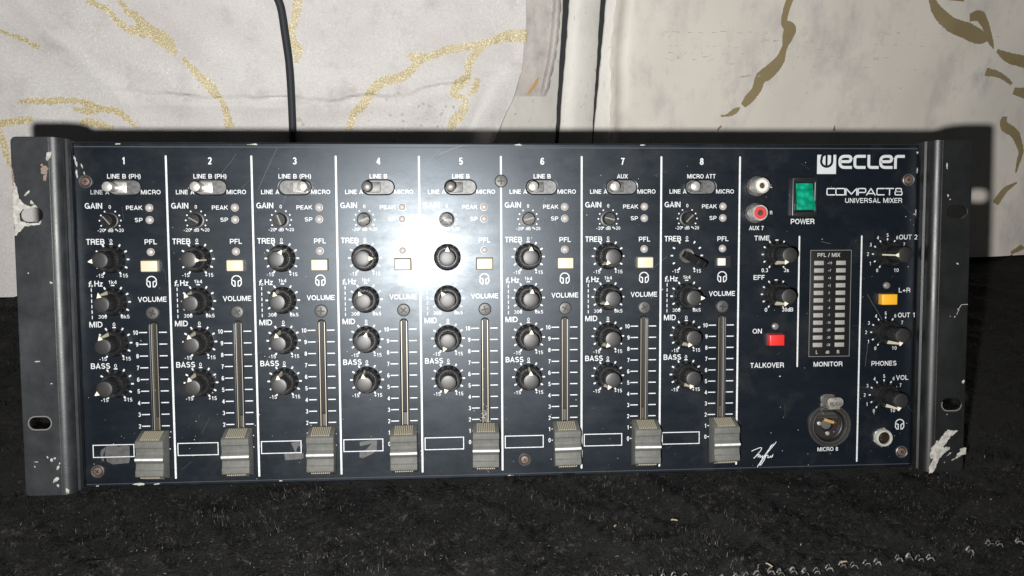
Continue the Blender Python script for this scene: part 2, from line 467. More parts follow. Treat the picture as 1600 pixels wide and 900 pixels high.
# ---- sheet of glittery marble wallpaper on the left, loose at its right edge
L_edge = [(-4, 396), (60, 400), (108, 403.3), (125, 410.6), (140, 418), (155, 425.4), (168, 431), (179, 435.1), (200, 437.4), (238, 438.9), (620, 446)]
crease = [(-420, 166), (60, 166), (118, 165.5), (166, 160.4), (216, 158.7), (236, 161.2), (256, 157), (282, 157.4), (298, 159.9), (340, 160.8), (362, 168.7), (392, 173.4), (440, 186)]
def hL(s, z):
    h = 2.6+0.6*sin(s*0.021+z*0.017)+0.5*sin(s*0.043-z*0.03+1.1)+0.35*sin(s*.11+z*.07+2*sin(z*.03))+0.3*sin(s*.06-z*.14+1.5*sin(s*.025))
    zc = smooth1(crease, s)+0.9*sin(s*0.13)+0.5*sin(s*0.31)
    k = max(0, min(1, (s-70)/90))*max(0, min(1, (430-s)/50))
    dz = z-zc
    h += k*((2.4*math.exp(-dz/7) if dz > 0 else 2.4*gauss(dz, 0.9)) + 1.1*gauss(dz+9, 7)) * (0.75+0.25*sin(s*.09))
    zc2 = 151.5+1.2*sin(s*0.05)
    h += max(0, min(1, (s-80)/60))*max(0, min(1, (330-s)/90))*0.45*gauss(z-zc2, 2.4)
    zc3 = 214-0.33*(s-20)                       # soft folds running down from the top left corner
    h += 1.6*gauss(z-zc3-6, 10)*max(0, min(1, (190-s)/60))
    zc4 = 250-1.1*(s-30)
    h += 1.2*gauss(z-zc4, 9)*max(0, min(1, (130-s)/40))
    ed = smooth1(L_edge, z)-s
    lift = max(0, min(1, (186-z)/45))
    h += lift*(15*gauss(ed+2, 15)+3*gauss(ed-34, 9)) + 1.6*gauss(ed, 5)
    return h
def sheet(name, rows, left, right, hf, ncol, th, m, parent=None):
    vs = []; n = ncol+1
    for side in (0, 1):
        for z in rows:
            a, b = left(z), right(z)
            for i in range(n):
                f = i/ncol; s = a+(b-a)*f
                vs.append((s, z, hf(s, z)-(th if side else 0)))
    R = len(rows); K = R*n; fs = []
    for r in range(R-1):
        for i in range(ncol):
            q = (r*n+i, r*n+i+1, (r+1)*n+i+1, (r+1)*n+i)
            fs.append(q); fs.append(tuple(K+x for x in q[::-1]))
        for i in (0, ncol):
            q = (r*n+i, (r+1)*n+i, K+(r+1)*n+i, K+r*n+i); fs.append(q)
    for r in (0, R-1):
        for i in range(ncol): fs.append((r*n+i, r*n+i+1, K+r*n+i+1, K+r*n+i))
    return wall_obj(name, vs, fs, m, parent)

M_wpL = mat('glitter_marble_vinyl', (0.6, 0.58, 0.57), 0.42, 0, 0.28)
t = NT(M_wpL)
cl = t.ramp(t.noise(11, 5, 0.6, (1, 1, 1.4)), [(0.35, (0.61, 0.575, 0.555)), (0.55, (0.69, 0.66, 0.635)), (0.75, (0.73, 0.71, 0.695))])
cl = t.mix(t.ramp(t.noise(34, 6, 0.7), [(0.54, 0), (0.74, 1)]), cl, (0.48, 0.44, 0.425))
cl = t.mix(t.ramp(t.noise(750, 3, 0.8), [(0.35, 0), (0.7, 0.6)]), cl, (0.43, 0.42, 0.42))
fl_ = t.ramp(t.vor(1300, 'Color'), [(0.82, 0), (0.9, .8)])
zone = t.ramp(t.noise(7, 3), [(0.36, 0.15), (0.62, 0.85)])
mz = t.n('ShaderNodeMath', operation='MULTIPLY'); t.l(fl_, mz.inputs[0]); t.l(zone, mz.inputs[1])
cl = t.mix(mz.outputs[0], cl, (0.85, 0.85, 0.84))
t.l(cl, t.b.inputs['Base Color'])
t.l(t.mix(mz.outputs[0], (0.46,)*3, (0.25,)*3), t.b.inputs['Roughness'])
t.bump(t.noise(1100, 3, 0.8), 0.28, 0.0006)
M_wpR = mat('cream_marble_vinyl', (0.56, 0.53, 0.47), 0.5)
t = NT(M_wpR)
cr = t.ramp(t.noise(7, 4, 0.55), [(0.35, (0.76, 0.695, 0.625)), (0.52, (0.75, 0.705, 0.635)), (0.7, (0.70, 0.67, 0.60))])
cr = t.mix(t.ramp(t.noise(15, 7, 0.68, (1.3, 1, 0.8)), [(0.50, 0), (0.74, 0.85)]), cr, (0.47, 0.43, 0.435))
cr = t.mix(t.ramp(t.noise(44, 6, 0.7, (1, 1, 0.6)), [(0.56, 0), (0.78, 0.6)]), cr, (0.40, 0.365, 0.375))
t.l(cr, t.b.inputs['Base Color'])
t.bump(t.noise(60, 4, 0.5), 0.18, 0.001)
M_strip = mat('mauve_marble_vinyl', (0.5, 0.47, 0.44), 0.5)
t = NT(M_strip)
t.l(t.mix(t.ramp(t.noise(32, 6, 0.7, (1, 1, 0.7)), [(0.45, 0), (0.72, 1)]), (0.52, 0.48, 0.45), (0.27, 0.24, 0.235)), t.b.inputs['Base Color'])
M_veinL = mat('glitter_gold_print', (0.5, 0.4, 0.19), 0.5)
t = NT(M_veinL)
gl = t.ramp(t.noise(1000, 2, 0.7), [(0.38, (0.40, 0.325, 0.17)), (0.52, (0.54, 0.455, 0.26)), (0.66, (0.92, 0.83, 0.60))])
t.l(gl, t.b.inputs['Base Color'])
M_veinR = mat('flat_gold_print', (0.31, 0.25, 0.135), 0.5)
t = NT(M_veinR)
t.l(t.mix(t.noise(60, 4), (0.34, 0.275, 0.15), (0.25, 0.195, 0.10)), t.b.inputs['Base Color'])
M_scuff = mat('grey_scuff', (0.47, 0.44, 0.415), 0.7)

rowsL = sorted(set([-4, 40, 80, 100]+[110+i*1.6 for i in range(88)]+[255, 265, 280, 300, 340, 400, 500, 620]))
wpL = sheet('wallpaper_sheet', rowsL, lambda z: -420, lambda z: smooth1(L_edge, z)+0.5*sin(z*0.21), hL, 330, 0.6, M_wpL)
tag(wpL, 'glittery grey marble wallpaper with golden veins, creased, behind the cable on the left', 'wallpaper')
R_edge = [(-4, 517), (100, 516), (124, 515.4), (163, 514.5), (176, 513.2), (190, 512.4), (221, 513.6), (237, 515), (400, 520), (620, 524)]
def hR(s, z):
    d = s-smooth1(R_edge, z)
    return 2.6+0.4*sin(s*.055+z*.06+1.5*sin(z*.02))+0.3*sin(s*.09-z*.05)+0.5*sin(s*0.016+z*0.02)+0.5*sin(s*0.05-z*0.035)+3.4*gauss(d-1.5, 5)-1.2*gauss(d-11, 5)+0.8*sin(z*0.12)*gauss(d, 8)
colsR = None
wpR = sheet('wallpaper_sheet', [-4, 60]+[90+i*4 for i in range(44)]+[300, 400, 620], lambda z: smooth1(R_edge, z)+0.6*sin(z*0.33), lambda z: 1420, hR, 300, 0.6, M_wpR)
tag(wpR, 'matt cream marble wallpaper with brown gold veins on the right of the wall', 'wallpaper')
# torn strip between them, its free edge rolled
T_edge = [(150, 456), (160, 458.6), (164, 459.5), (187, 464.4), (210, 467), (239, 468.3), (620, 478)]
def hT(s, z):
    d = smooth1(T_edge, z)-s
    return 0.7+3.6*math.sqrt(max(0, 1-((d-2.6)/3.6)**2))*(1 if z > 163 else max(0, (z-156)/7)) + 0.3*sin(z*0.2)
zsT = [157.5+i*1.7 for i in range(60)]+[300, 400, 620]
wpT = sheet('wallpaper_strip', zsT, lambda z: 425+2*sin(z), lambda z: smooth1(T_edge, z)+0.6*sin(z*0.5)+0.3*sin(z*1.3), hT, 70, 0.5, M_strip)
tag(wpT, 'torn mauve grey wallpaper strip with a rolled edge beside the dark board joints', 'wallpaper')
tr = [(440.5, 159.2, 2.0), (444, 160.5, 2.0), (449.5, 167.5, 2.0), (451.5, 174, 2.0), (449, 172.5, 2.0), (446.5, 168, 2.0), (443, 163, 2.0)]
wall_obj('orange_scrap', [(s, z, h) for s, z, h in tr]+[(s, z, h-0.4) for s, z, h in tr], [tuple(range(7)), tuple(range(7, 14))[::-1]]+[(i, (i+1) % 7, 7+(i+1) % 7, 7+i) for i in range(7)],
         mat('orange_gold_print', (0.48, 0.27, 0.07), 0.45), wpT)
mark = []
VEINS = {"L":[[[98.2,230.9,3.7],[105.0,227.3,3.7],[111.2,225.1,4.2],[115.5,219.6,3.7],[119.9,214.4,4.7],[124.9,209.8,5.6]],[[121.2,231.3,3.2],[126.6,223.4,4.2],[132.2,219.7,5.6],[137.0,212.7,7.5],[143.3,207.1,8.1],[150.4,202.3,10.5],[156.2,194.7,5.8],[158.5,190.3,1.9]],[[124.9,209.8,5.6],[131.8,208.9,6.6],[138.5,206.1,7.6]],[[163.1,188.4,3.4],[167.8,182.5,4.4],[173.4,175.1,5.9],[180.0,168.6,7.4],[184.4,162.5,6.4],[188.7,156.5,4.0],[191.5,148.8,4.5],[194.1,133.3,6.5]],[[31.5,209.4,2.7],[41.9,204.8,2.7],[49.5,201.6,3.2],[59.4,196.0,3.2]],[[37.1,153.7,1.4],[43.0,156.1,3.2],[52.2,155.6,4.2],[61.5,155.6,4.7],[80.1,155.5,3.8],[89.1,152.5,5.7],[98.1,149.4,4.3],[107.5,148.3,4.8],[114.1,143.3,4.3],[119.2,138.2,3.4],[122.1,134.1,1.9]],[[76.4,149.6,1.9],[83.7,148.0,4.3],[92.3,148.0,4.7],[98.1,149.4,3.8]],[[19.4,138.1,4.6],[35.9,140.4,5.1],[46.3,141.8,3.7]],[[80.0,138.5,3.8],[89.5,138.4,5.7],[104.7,134.3,3.8]],[[19.8,135.1,3.2],[22.1,124.1,4.2],[22.4,115.0,3.7],[23.3,103.8,2.3]],[[255.3,234.7,7.4],[251.5,221.1,5.5],[248.2,208.9,4.5],[249.5,200.1,6.5],[252.1,194.2,7.1],[249.5,185.2,2.5]],[[439.1,207.0,8.2],[424.4,207.4,8.2],[415.2,204.8,6.0],[400.1,200.5,4.9],[373.3,195.8,5.9],[359.9,191.1,5.3],[349.2,187.0,6.4],[343.8,180.8,5.3],[333.0,173.5,6.9],[319.8,170.5,6.8],[314.4,167.4,7.4],[308.9,161.1,6.8],[302.2,151.8,6.3],[294.0,143.9,5.8],[289.2,130.7,4.8]],[[339.9,191.5,2.1],[346.7,189.5,8.5],[354.0,188.0,3.2]],[[406.6,202.1,3.8],[397.4,194.9,6.0],[390.9,184.5,6.0],[389.3,174.1,4.9],[382.7,168.8,7.6],[377.2,160.9,6.5],[386.5,157.2,2.7]],[[398.0,173.0,3.3],[395.8,166.2,6.0],[389.2,159.3,3.3]],[[388.6,156.6,3.3],[384.8,146.5,6.6],[379.2,139.5,8.3],[373.1,129.8,3.3]]],"R":[[[673.3,241.0,6.0],[670.7,228.7,5.5],[670.5,220.7,5.5],[676.0,215.3,10.4],[674.7,207.2,8.6],[672.7,199.0,4.9],[669.2,188.0,8.6],[660.5,178.5,11.1],[653.2,172.9,9.9],[650.0,162.8,8.0],[643.6,154.4,8.0],[639.3,148.7,4.3]],[[636.4,147.1,1.2],[631.8,143.7,4.9],[625.4,140.3,2.5],[619.3,139.8,1.2]],[[809.8,243.0,4.5],[818.5,231.6,9.1],[834.3,220.7,11.1],[851.9,215.3,12.6],[866.4,209.8,11.3],[875.3,208.7,5.4]],[[852.1,226.5,6.6],[862.3,228.3,8.6],[870.8,220.0,6.7],[877.3,208.7,5.4],[883.4,199.6,1.3]],[[887.1,197.9,2.7],[900.8,191.6,8.2],[922.4,187.0,9.7]],[[879.3,178.7,6.8],[894.2,175.8,4.8],[909.9,167.5,2.8]],[[913.5,161.0,5.6],[929.4,158.5,9.8]],[[909.4,136.9,4.9],[910.7,128.3,7.7],[924.5,120.2,7.8],[931.9,110.1,6.4],[935.8,102.5,5.0],[935.0,91.2,3.6],[934.4,81.7,1.4]],[[938.1,72.0,1.5],[926.9,64.5,5.8],[919.2,51.0,7.3]],[[948.1,-1.3,3.8],[966.1,7.6,6.8]],[[826.6,242.7,1.9],[842.9,242.4,3.3]],[[617.0,126.6,1.2],[619.7,130.0,1.9],[620.8,131.2,0.6]],[[732.1,125.4,2.6],[732.0,130.7,0.6]]]}
def catmull(p, step):
    out = []
    q = [p[0]]+list(p)+[p[-1]]
    for i in range(1, len(q)-2):
        a, b, c, d_ = (np.array(q[i+k-1], float) for k in range(4))
        n = max(2, int(np.hypot(*(c-b)[:2])/step))
        for j in range(n):
            x = j/n
            out.append(0.5*((2*b)+(c-a)*x+(2*a-5*b+4*c-d_)*x*x+(3*b-a-3*c+d_)*x**3))
    out.append(np.array(q[-2], float))
    return out
def vein(pl, hf, m, parent, rough, lift=0.14):
    c = catmull(pl, 1.2); n = len(c); vs = []; fs = []
    wob = [sum(sin(i*f+p)*a for f, p, a in ((0.9, random.uniform(0, 6), .4), (2.1, random.uniform(0, 6), .3), (0.35, random.uniform(0, 6), .6))) for i in range(n)]
    for i, q in enumerate(c):
        a = c[max(0, i-1)]; b = c[min(n-1, i+1)]
        dx, dz = b[0]-a[0], b[1]-a[1]; l = math.hypot(dx, dz) or 1
        nx, nz = -dz/l, dx/l
        w = max(0.25, q[2]*0.56); k1 = w+rough*wob[i]*0.9; k2 = w-rough*wob[(i*7+3) % n]*0.9
        k1, k2 = max(0.15, k1), max(0.15, k2)
        for k in (k1, k1*0.33, -k2*0.33, -k2):
            s, z = q[0]+nx*k, q[1]+nz*k
            vs.append((s, z, hf(s, z)+lift))
    for i in range(n-1):
        for j in range(3): fs.append((i*4+j, i*4+j+1, i*4+j+5, i*4+j+4))
    return wall_obj('gold_vein', vs, fs, m, parent, 0)
for i, pl in enumerate(VEINS['L']): vein(pl, hL, M_veinL, wpL, 0.95, 0.16+0.03*i)
for i, pl in enumerate(VEINS['R']): vein(pl, hR, M_veinR, wpR, 0.4, 0.16+0.03*i)
# the gold corner of print on the torn strip, top
vein([(448, 252, 4), (450.5, 242, 4.5), (453.5, 236.5, 2.5)], hT, M_veinL, wpT, 0.3)
# horizontal scuffs rubbed into the right sheet, as short thin dashes
vs = []; fs = []
rs = random.Random(3)
for _ in range(150):
    line = rs.choice([(206, -0.012), (200, -0.015), (193, -0.012), (186, -0.02), (212, 0.0), (190, 0.0)])
    s = 560+rs.random()**1.2*330; z = line[0]+(s-620)*line[1]*1.6+rs.gauss(0, 0.7)
    l = abs(rs.gauss(0, 2.6))+0.4; w = rs.uniform(0.12, 0.42)
    k = len(vs)
    for a, b in ((s, z-w), (s+l, z-w*0.4), (s+l, z+w*0.5), (s, z+w)): vs.append((a, b, hR(a, b)+0.12))
    fs.append((k, k+1, k+2, k+3))
for s, z, l, w in ((636, 174.4, 9, 1.1), (641, 175.2, 8, 0.8), (651, 175, 5, .4), (793, 164, 2, 1), (700, 160, 1.6, .9), (720, 150, 1, .6)):
    k = len(vs)
    for a, b in ((s-l/2, z-w*.4), (s, z-w), (s+l/2, z), (s, z+w)): vs.append((a, b, hR(a, b)+0.7))
    fs.append((k, k+1, k+2, k+3))
tag(wall_obj('scuff_mark', vs, fs, M_scuff, wpR, 0), kind='stuff')
# dark dirt flecks and short dashes on the left sheet below its crease
vs = []; fs = []
spots = [(rs.gauss(352, 24), rs.gauss(144, 9), rs.uniform(.3, 1.2)) for _ in range(38)]+[(rs.uniform(20, 430), rs.uniform(125, 240), rs.uniform(.2, .6)) for _ in range(46)]
spots += [(377, 149, 1.3), (382, 146, 1.1), (366, 143, 1.0), (249, 140, 1.6), (252, 136, 1.4)]
for s, z, r in spots:
    p = blob(s, z, r, r*1.5, 7, 0.4, rs.uniform(0, 3), rs); k = len(vs)
    vs += [(a, b, hL(a, b)+0.65) for a, b in p]; fs.append(tuple(range(k, k+7)))
tag(wall_obj('dirt_fleck', vs, fs, M_scuff, wpL, 0), kind='stuff')

# ---- black cable hanging down the wall
def tube(pts, r, n=12):
    c = [np.array(p) for p in pts]; vs = []; fs = []
    for i, p in enumerate(c):
        d_ = c[min(len(c)-1, i+1)]-c[max(0, i-1)]; d_ = d_/np.linalg.norm(d_)
        a = np.cross(d_, (0, 1, 0.1)); a /= np.linalg.norm(a); b = np.cross(d_, a)
        for j in range(n):
            x = 2*pi*j/n; vs.append(tuple(p+r*(cos(x)*a+sin(x)*b)))
    for i in range(len(c)-1):
        for j in range(n): fs.append((i*n+j, i*n+(j+1) % n, (i+1)*n+(j+1) % n, (i+1)*n+j))
    fs.append(tuple(range(n))[::-1]); fs.append(tuple(range((len(c)-1)*n, len(c)*n)))
    return vs, fs
M_cable = mat('black_cable_rubber', (0.030, 0.034, 0.040), 0.62, 0, 0.3)
cab = [(212, 330, 8), (228, 268, 8), (237, 240, 8), (241.3, 228, 8), (243.2, 208, 8), (244.8, 184, 8), (244.7, 158, 8.5), (243.8, 124, 9), (243, 90, 9), (243, 40, 9), (248, 4.5, 14)]
pts = catmull([(s, z, h) for s, z, h in cab], 4)
cv, cf = tube(pts, 3.1)
tag(wall_obj('cable', cv, cf, M_cable), 'black cable hanging down over the left wallpaper behind the mixer', 'cable')

# ================================================================== the black fleece cloth
M_cloth = mat('black_fleece', (0.0065, 0.0065, 0.0066), 0.8, 0, 0.3)
t = NT(M_cloth)
t.l(t.mix(t.ramp(t.noise(500, 6, 0.8), [(0.45, 0), (0.7, 1)]), (0.0016, 0.0016, 0.0017), (0.006, 0.0058, 0.0057)), t.b.inputs['Base Color'])
t.bump(t.noise(420, 6, 0.8), 0.9, 0.003)
M_fibre = mat('black_fibre', (0.011, 0.0108, 0.0105), 0.5, 0, 0.22)
t = NT(M_fibre)
ck = t.ramp(t.noise(55, 5, 0.7), [(0.42, (0.0015, 0.0015, 0.0015)), (0.70, (0.0058, 0.0056, 0.0054))])
t.l(ck, t.b.inputs['Base Color'])
M_fibre2 = mat('greyed_fibre', (0.03, 0.029, 0.028), 0.5, 0, 0.3)
t = NT(M_fibre2)
t.l(t.ramp(t.noise(260, 3, 0.7), [(0.35, (0.004, 0.004, 0.0039)), (0.55, (0.017, 0.0164, 0.0156)), (0.70, (0.066, 0.064, 0.061))]), t.b.inputs['Base Color'])
def zc(x, y):
    """height of the cloth, metres (x, y in metres); never rises under the mixer's feet"""
    X, Y = x*1000, y*1000
    z = 1.5*np.sin(X*.021+Y*.035)+1.2*np.sin(X*.05-Y*.041+1.3)+0.8*np.sin(X*.093+Y*.11+.5)
    z += 2.6*np.exp(-((Y+50+0.25*(X+210)+8*np.sin(X*.05))/9)**2)*np.exp(-((X+190)/70)**2)
    z += 2.2*np.exp(-((Y+62-0.2*(X-10)+5*np.sin(X*.07))/7)**2)*np.exp(-((X-20)/60)**2)
    z += 2.0*np.exp(-((Y+38-0.35*(X+60)+6*np.sin(X*.06))/8)**2)*np.exp(-((X+60)/50)**2)
    w1 = np.sin(X*.16+Y*.10+2*np.sin(Y*.05+X*.02)); w2 = np.sin(X*.09-Y*.21+1.5*np.sin(X*.06))
    z += 1.9*np.maximum(0, w1)**3+1.7*np.maximum(0, w2)**4
    return (z-7.0)/1000
nx, ny = 330, 190
xs = np.linspace(-0.75, 0.80, nx); ys = np.linspace(-0.30, 0.44, ny)
gx, gy = np.meshgrid(xs, ys)
gz = zc(gx, gy)
vs = list(zip(gx.ravel(), gy.ravel(), gz.ravel()))+list(zip(gx.ravel(), gy.ravel(), gz.ravel()*0-0.016))
K = nx*ny; fs = []
for j in range(ny-1):
    for i in range(nx-1):
        a = j*nx+i
        fs.append((a, a+1, a+nx+1, a+nx)); fs.append((K+a, K+a+nx, K+a+nx+1, K+a+1))
for i in range(nx-1):
    for a in (i, (ny-1)*nx+i): fs.append((a, a+1, K+a+1, K+a))
for j in range(ny-1):
    for a in (j*nx, j*nx+nx-1): fs.append((a, a+nx, K+a+nx, K+a))
cloth = mesh_object('blanket', vs, fs, M_cloth, None, (0, 0, 0), 0, 2, 60)
tag(cloth, 'black fleece blanket under the mixer with a row of pale stitches along its near hem', 'blanket')
floor_v, floor_f = ([(-3, -1.5, -0.017), (3, -1.5, -0.017), (3, 2, -0.017), (-3, 2, -0.017)], [(0, 1, 2, 3)])
tag(mesh_object('table_surface', floor_v, floor_f, M_chassis, None, (0, 0, 0), 0, 2, 0), kind='structure')

def fibres(n, x0, x1, y0, y1, ln, wd, flat=0.0, clump=False, bend=0.0):
    x = RNG.uniform(x0, x1, n); y = RNG.uniform(y0, y1, n)
    if clump:                                   # lighter strands gather along the ruffled ridges of the pile
        a, b = x*1000, y*1000
        f = np.sin(a*.045+b*.09+1.8*np.sin(a*.03+b*.05))*np.sin(a*.10-b*.16+1.2*np.sin(b*.07))+0.55*np.sin(a*.25+b*.3+2*np.sin(a*.11))
        keep = RNG.uniform(-1.0, 1.3, n) < f
        x, y = x[keep], y[keep]; n = len(x)
    z = zc(x, y)
    X, Y = x*1000, y*1000
    ang = 1.3*np.sin(X*.035+Y*.02)+1.1*np.sin(Y*.06-X*.05+2)+0.9*np.sin(X*.11+Y*.13)+RNG.normal(0, .8, n)-.2
    lean = np.clip(1.33+0.25*np.sin(X*.06+1+Y*.03)*np.sin(Y*.12+X*.02)+RNG.normal(0, .33, n), .3, 1.75)+flat
    lean = np.minimum(lean, 1.62)
    L = ln*RNG.uniform(.5, 1.25, n)
    dx, dy, dz = np.cos(ang)*np.sin(lean), np.sin(ang)*np.sin(lean), np.cos(lean)
    px, py = -np.sin(ang), np.cos(ang)
    w = wd*RNG.uniform(.6, 1.4, n)
    base = np.stack([x, y, z-0.0004], 1); D = np.stack([dx, dy, dz], 1); Pp = np.stack([px, py, 0*px], 1)
    mid = base+D*(L*.55)[:, None]; 
    D2 = D.copy(); D2[:, 2] -= .45; D2 = D2+Pp*(bend*RNG.choice([-1, 1], n))[:, None]; tip = mid+D2*(L*.5)[:, None]
    V = np.stack([base-Pp*w[:, None], base+Pp*w[:, None], mid+Pp*w[:, None]*.8, mid-Pp*w[:, None]*.8, tip], 1)
    return V.reshape(-1, 3)
def fibre_mesh(V, name, m, parent):
    n = len(V)//5
    me = bpy.data.meshes.new(name)
    me.vertices.add(len(V)); me.vertices.foreach_set('co', V.astype(np.float32).ravel())
    k = (np.arange(n)*5)[:, None]
    li = np.concatenate([k+np.array([[0, 1, 2, 3]]), k+np.array([[3, 2, 4]])], 1).ravel()
    me.loops.add(len(li)); me.loops.foreach_set('vertex_index', li.astype(np.int32))
    me.polygons.add(2*n)
    st = np.stack([np.arange(n)*7, np.arange(n)*7+4], 1).ravel()
    me.polygons.foreach_set('loop_start', st.astype(np.int32))
    me.update(calc_edges=True); me.validate()
    me.materials.append(m)
    o = bpy.data.objects.new(name, me); COL.objects.link(o); o.parent = parent
    return o
V = np.concatenate([
    fibres(190000, -0.30, 0.33, -0.105, 0.012, 0.0036, 0.00012),
    fibres(22000, -0.40, -0.20, 0.0, 0.30, 0.0065, 0.00017),
    fibres(22000, 0.22, 0.46, 0.0, 0.38, 0.0065, 0.00017),
    fibres(12000, -0.22, 0.25, 0.01, 0.36, 0.0065, 0.0002),
    fibres(9000, -0.55, 0.60, -0.22, 0.0, 0.0065, 0.0002)])
tag(fibre_mesh(V, 'fleece_pile', M_fibre, cloth), kind='stuff')
V = np.concatenate([fibres(95000, -0.30, 0.33, -0.105, 0.012, 0.0040, 0.00011, 0.25, True, 0.5), fibres(9000, -0.40, -0.20, 0.0, 0.30, 0.0045, 0.00014, 0.25, True, 0.5), fibres(9000, 0.22, 0.46, 0.0, 0.38, 0.0045, 0.00014, 0.25, True, 0.5)])
V[:, 2] += 0.0009
tag(fibre_mesh(V, 'fleece_pile', M_fibre2, cloth), kind='stuff')
# lint caught in the pile
V = np.concatenate([fibres(1500, -0.30, 0.33, -0.105, 0.012, 0.0011, 0.00013), fibres(500, -0.4, 0.45, 0.0, 0.36, 0.0016, 0.00018)])
V[:, 2] += 0.0022
M_lint = mat('grey_lint', (0.11, 0.105, 0.10), 0.7)
t = NT(M_lint); t.l(t.mix(t.ramp(t.noise(90, 3), [(0.4, 0), (0.65, 1)]), (0.03, 0.03, 0.029), (0.17, 0.165, 0.155)), t.b.inputs['Base Color'])
tag(fibre_mesh(V, 'lint', M_lint, cloth), kind='stuff')
# the stitched hem: a run of little twisted loops, thinning out to the right
M_thread = mat('grey_white_thread', (0.17, 0.17, 0.17), 0.5)
t = NT(M_thread)
t.l(t.mix(t.ramp(t.noise(600, 4), [(0.35, 0), (0.65, 1)]), (0.008, 0.008, 0.008), (0.14, 0.14, 0.14)), t.b.inputs['Base Color'])
hv = []; hf = []
x = -0.032; i = 0
while x < 0.235:
    f = (x+0.03)/0.265
    y = -0.0715+0.0015*sin(x*60)+0.0105*max(0, f-0.55)/0.45-0.0035*(1-f)
    keep = random.random() < (0.97 if f < .72 else .6)
    if keep:
        for dy, an, ln in ((0.0012, 0.5, 0.0026), (-0.0012, -0.35, 0.0022)):
            c0 = np.array((x+random.uniform(-.0004, .0004), y+dy, float(zc(np.array(x), np.array(y)))+0.0042))
            d_ = np.array((cos(an), sin(an), 0))*ln*random.uniform(.7, 1.15)
            pts = [c0-d_*.6-np.array((0, 0, .0012)), c0-d_*.25, c0+d_*.25+np.array((0, 0, .0002)), c0+d_*.6-np.array((0, 0, .0012))]
            a, b = tube(pts, 0.0004*random.uniform(.5, 1.15), 6)
            k = len(hv); hv += a; hf += [tuple(q+k for q in g) for g in b]
    x += 0.0054*random.uniform(.85, 1.15)
mesh_object('stitched_hem', hv, hf, M_thread, cloth, (0, 0, 0), 0, 2, 60)
# crumbs lying on the cloth
M_crumb = mat('straw', (0.20, 0.165, 0.11), 0.6)
for (x, y, a, l, lab) in ((0.0455, -0.037, 0.9, 0.0014, 'tiny round tan crumb on the black fleece'), (0.074, -0.0365, -0.15, 0.0024, 'short tan straw crumb on the black fleece'),
                     (0.108, -0.0705, -0.9, 0.0026, 'slanting pale crumb on the fleece nearest the stitched hem'), (0.1425, -0.0695, 0.25, 0.0026, 'long pale crumb on the fleece right of the other crumbs')):
    d_ = np.array((cos(a), sin(a), 0))*l
    z = float(zc(np.array(x), np.array(y)))+0.0052
    c0 = np.array((0, 0, 0.0))
    a_, b_ = tube([c0-d_*.62, c0-d_*.3+(0, 0, .0003), c0+d_*.3+(0, 0, .0002), c0+d_*.62], 0.00036, 6)
    o = mesh_object('crumb', a_, b_, M_crumb, None, (x, y, z), 0, 2, 60)
    tag(o, lab, 'crumb', 'crumbs on the blanket')

# ================================================================== THE MIXER
TILT = 0.263712
mixer = bpy.data.objects.new('audio_mixer', None); COL.objects.link(mixer)
mixer.rotation_euler = (-TILT, 0, 0)
tag(mixer, 'dark navy eight channel rack mixer leaning back on the black blanket', 'audio mixer')
ROOT = (26, -98.3, 13.2)
PITCH = 41.97
X = lambda ch: (ch-4.5)*PITCH            # the white divider right of a channel

# ---- front panel with its fader and switch slots
TOPV, BOTV = 75.9, -98.9
holes = []
for ch in range(1, 9):
    uc = X(ch)-8.75
    holes.append(rrect(uc-1.5, uc+1.5, -86, -14.6, 1.45, 5))
    sc = X(ch)-20.8
    holes.append(rrect(sc-7.8, sc+7.8, 50.0, 56.9, 3.4, 6))
for cu_, cv_, r_ in ((197.9, -74.8, 9.6), (228.0, -82.0, 3.9)): holes.append([(cu_+r_*cos(2*pi*i/40), cv_+r_*sin(2*pi*i/40)) for i in range(40)])
outer = rrect(-192.0, 244.6, BOTV, TOPV, 1.2, 4)
pv, pf = plate_curve([outer]+[[(a, b) for a, b in h] for h in holes], -2.4, 0.0, 0.7)
panel_mb = MB(); panel_mb.add(pv, pf)
panel = panel_mb.build('front_panel', M_panel, mixer, (26, -11, 0), smooth=0)
PB = (26, -11, 0)
def sub(mb, name, m=M_print, **kw): return mb.build(name, m, panel, base=PB, **kw)

# rolled edges along the top and bottom, the light they catch put into a paler grey
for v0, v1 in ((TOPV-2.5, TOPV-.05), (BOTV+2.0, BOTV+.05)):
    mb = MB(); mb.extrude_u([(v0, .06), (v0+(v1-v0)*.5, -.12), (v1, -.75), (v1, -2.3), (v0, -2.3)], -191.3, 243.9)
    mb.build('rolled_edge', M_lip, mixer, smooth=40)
mb = MB(); mb.box(-188, 241, -64, 73, -84, -3)
mb.build('chassis', M_chassis, mixer, bevel=1.5)

# ---- printing
for ch in range(1, 9):
    x = X(ch)
    mb = MB(); mb.stroke(rrect(x-.62, x+.62, -95.2, 69.4, .6, 3), 0.001); mb.v = []; mb.f = []
    mb.flat(rrect(x-.48, x+.48, -95.2, 69.4, .45, 3)); sub(mb, 'divider_line')
for x, v0, v1 in ((179.75, -42.7, 27.6), (214.0, -95.3, 27.6)):
    mb = MB(); mb.flat(rrect(x-.42, x+.42, v0, v1, .4, 3)); sub(mb, 'divider_line')

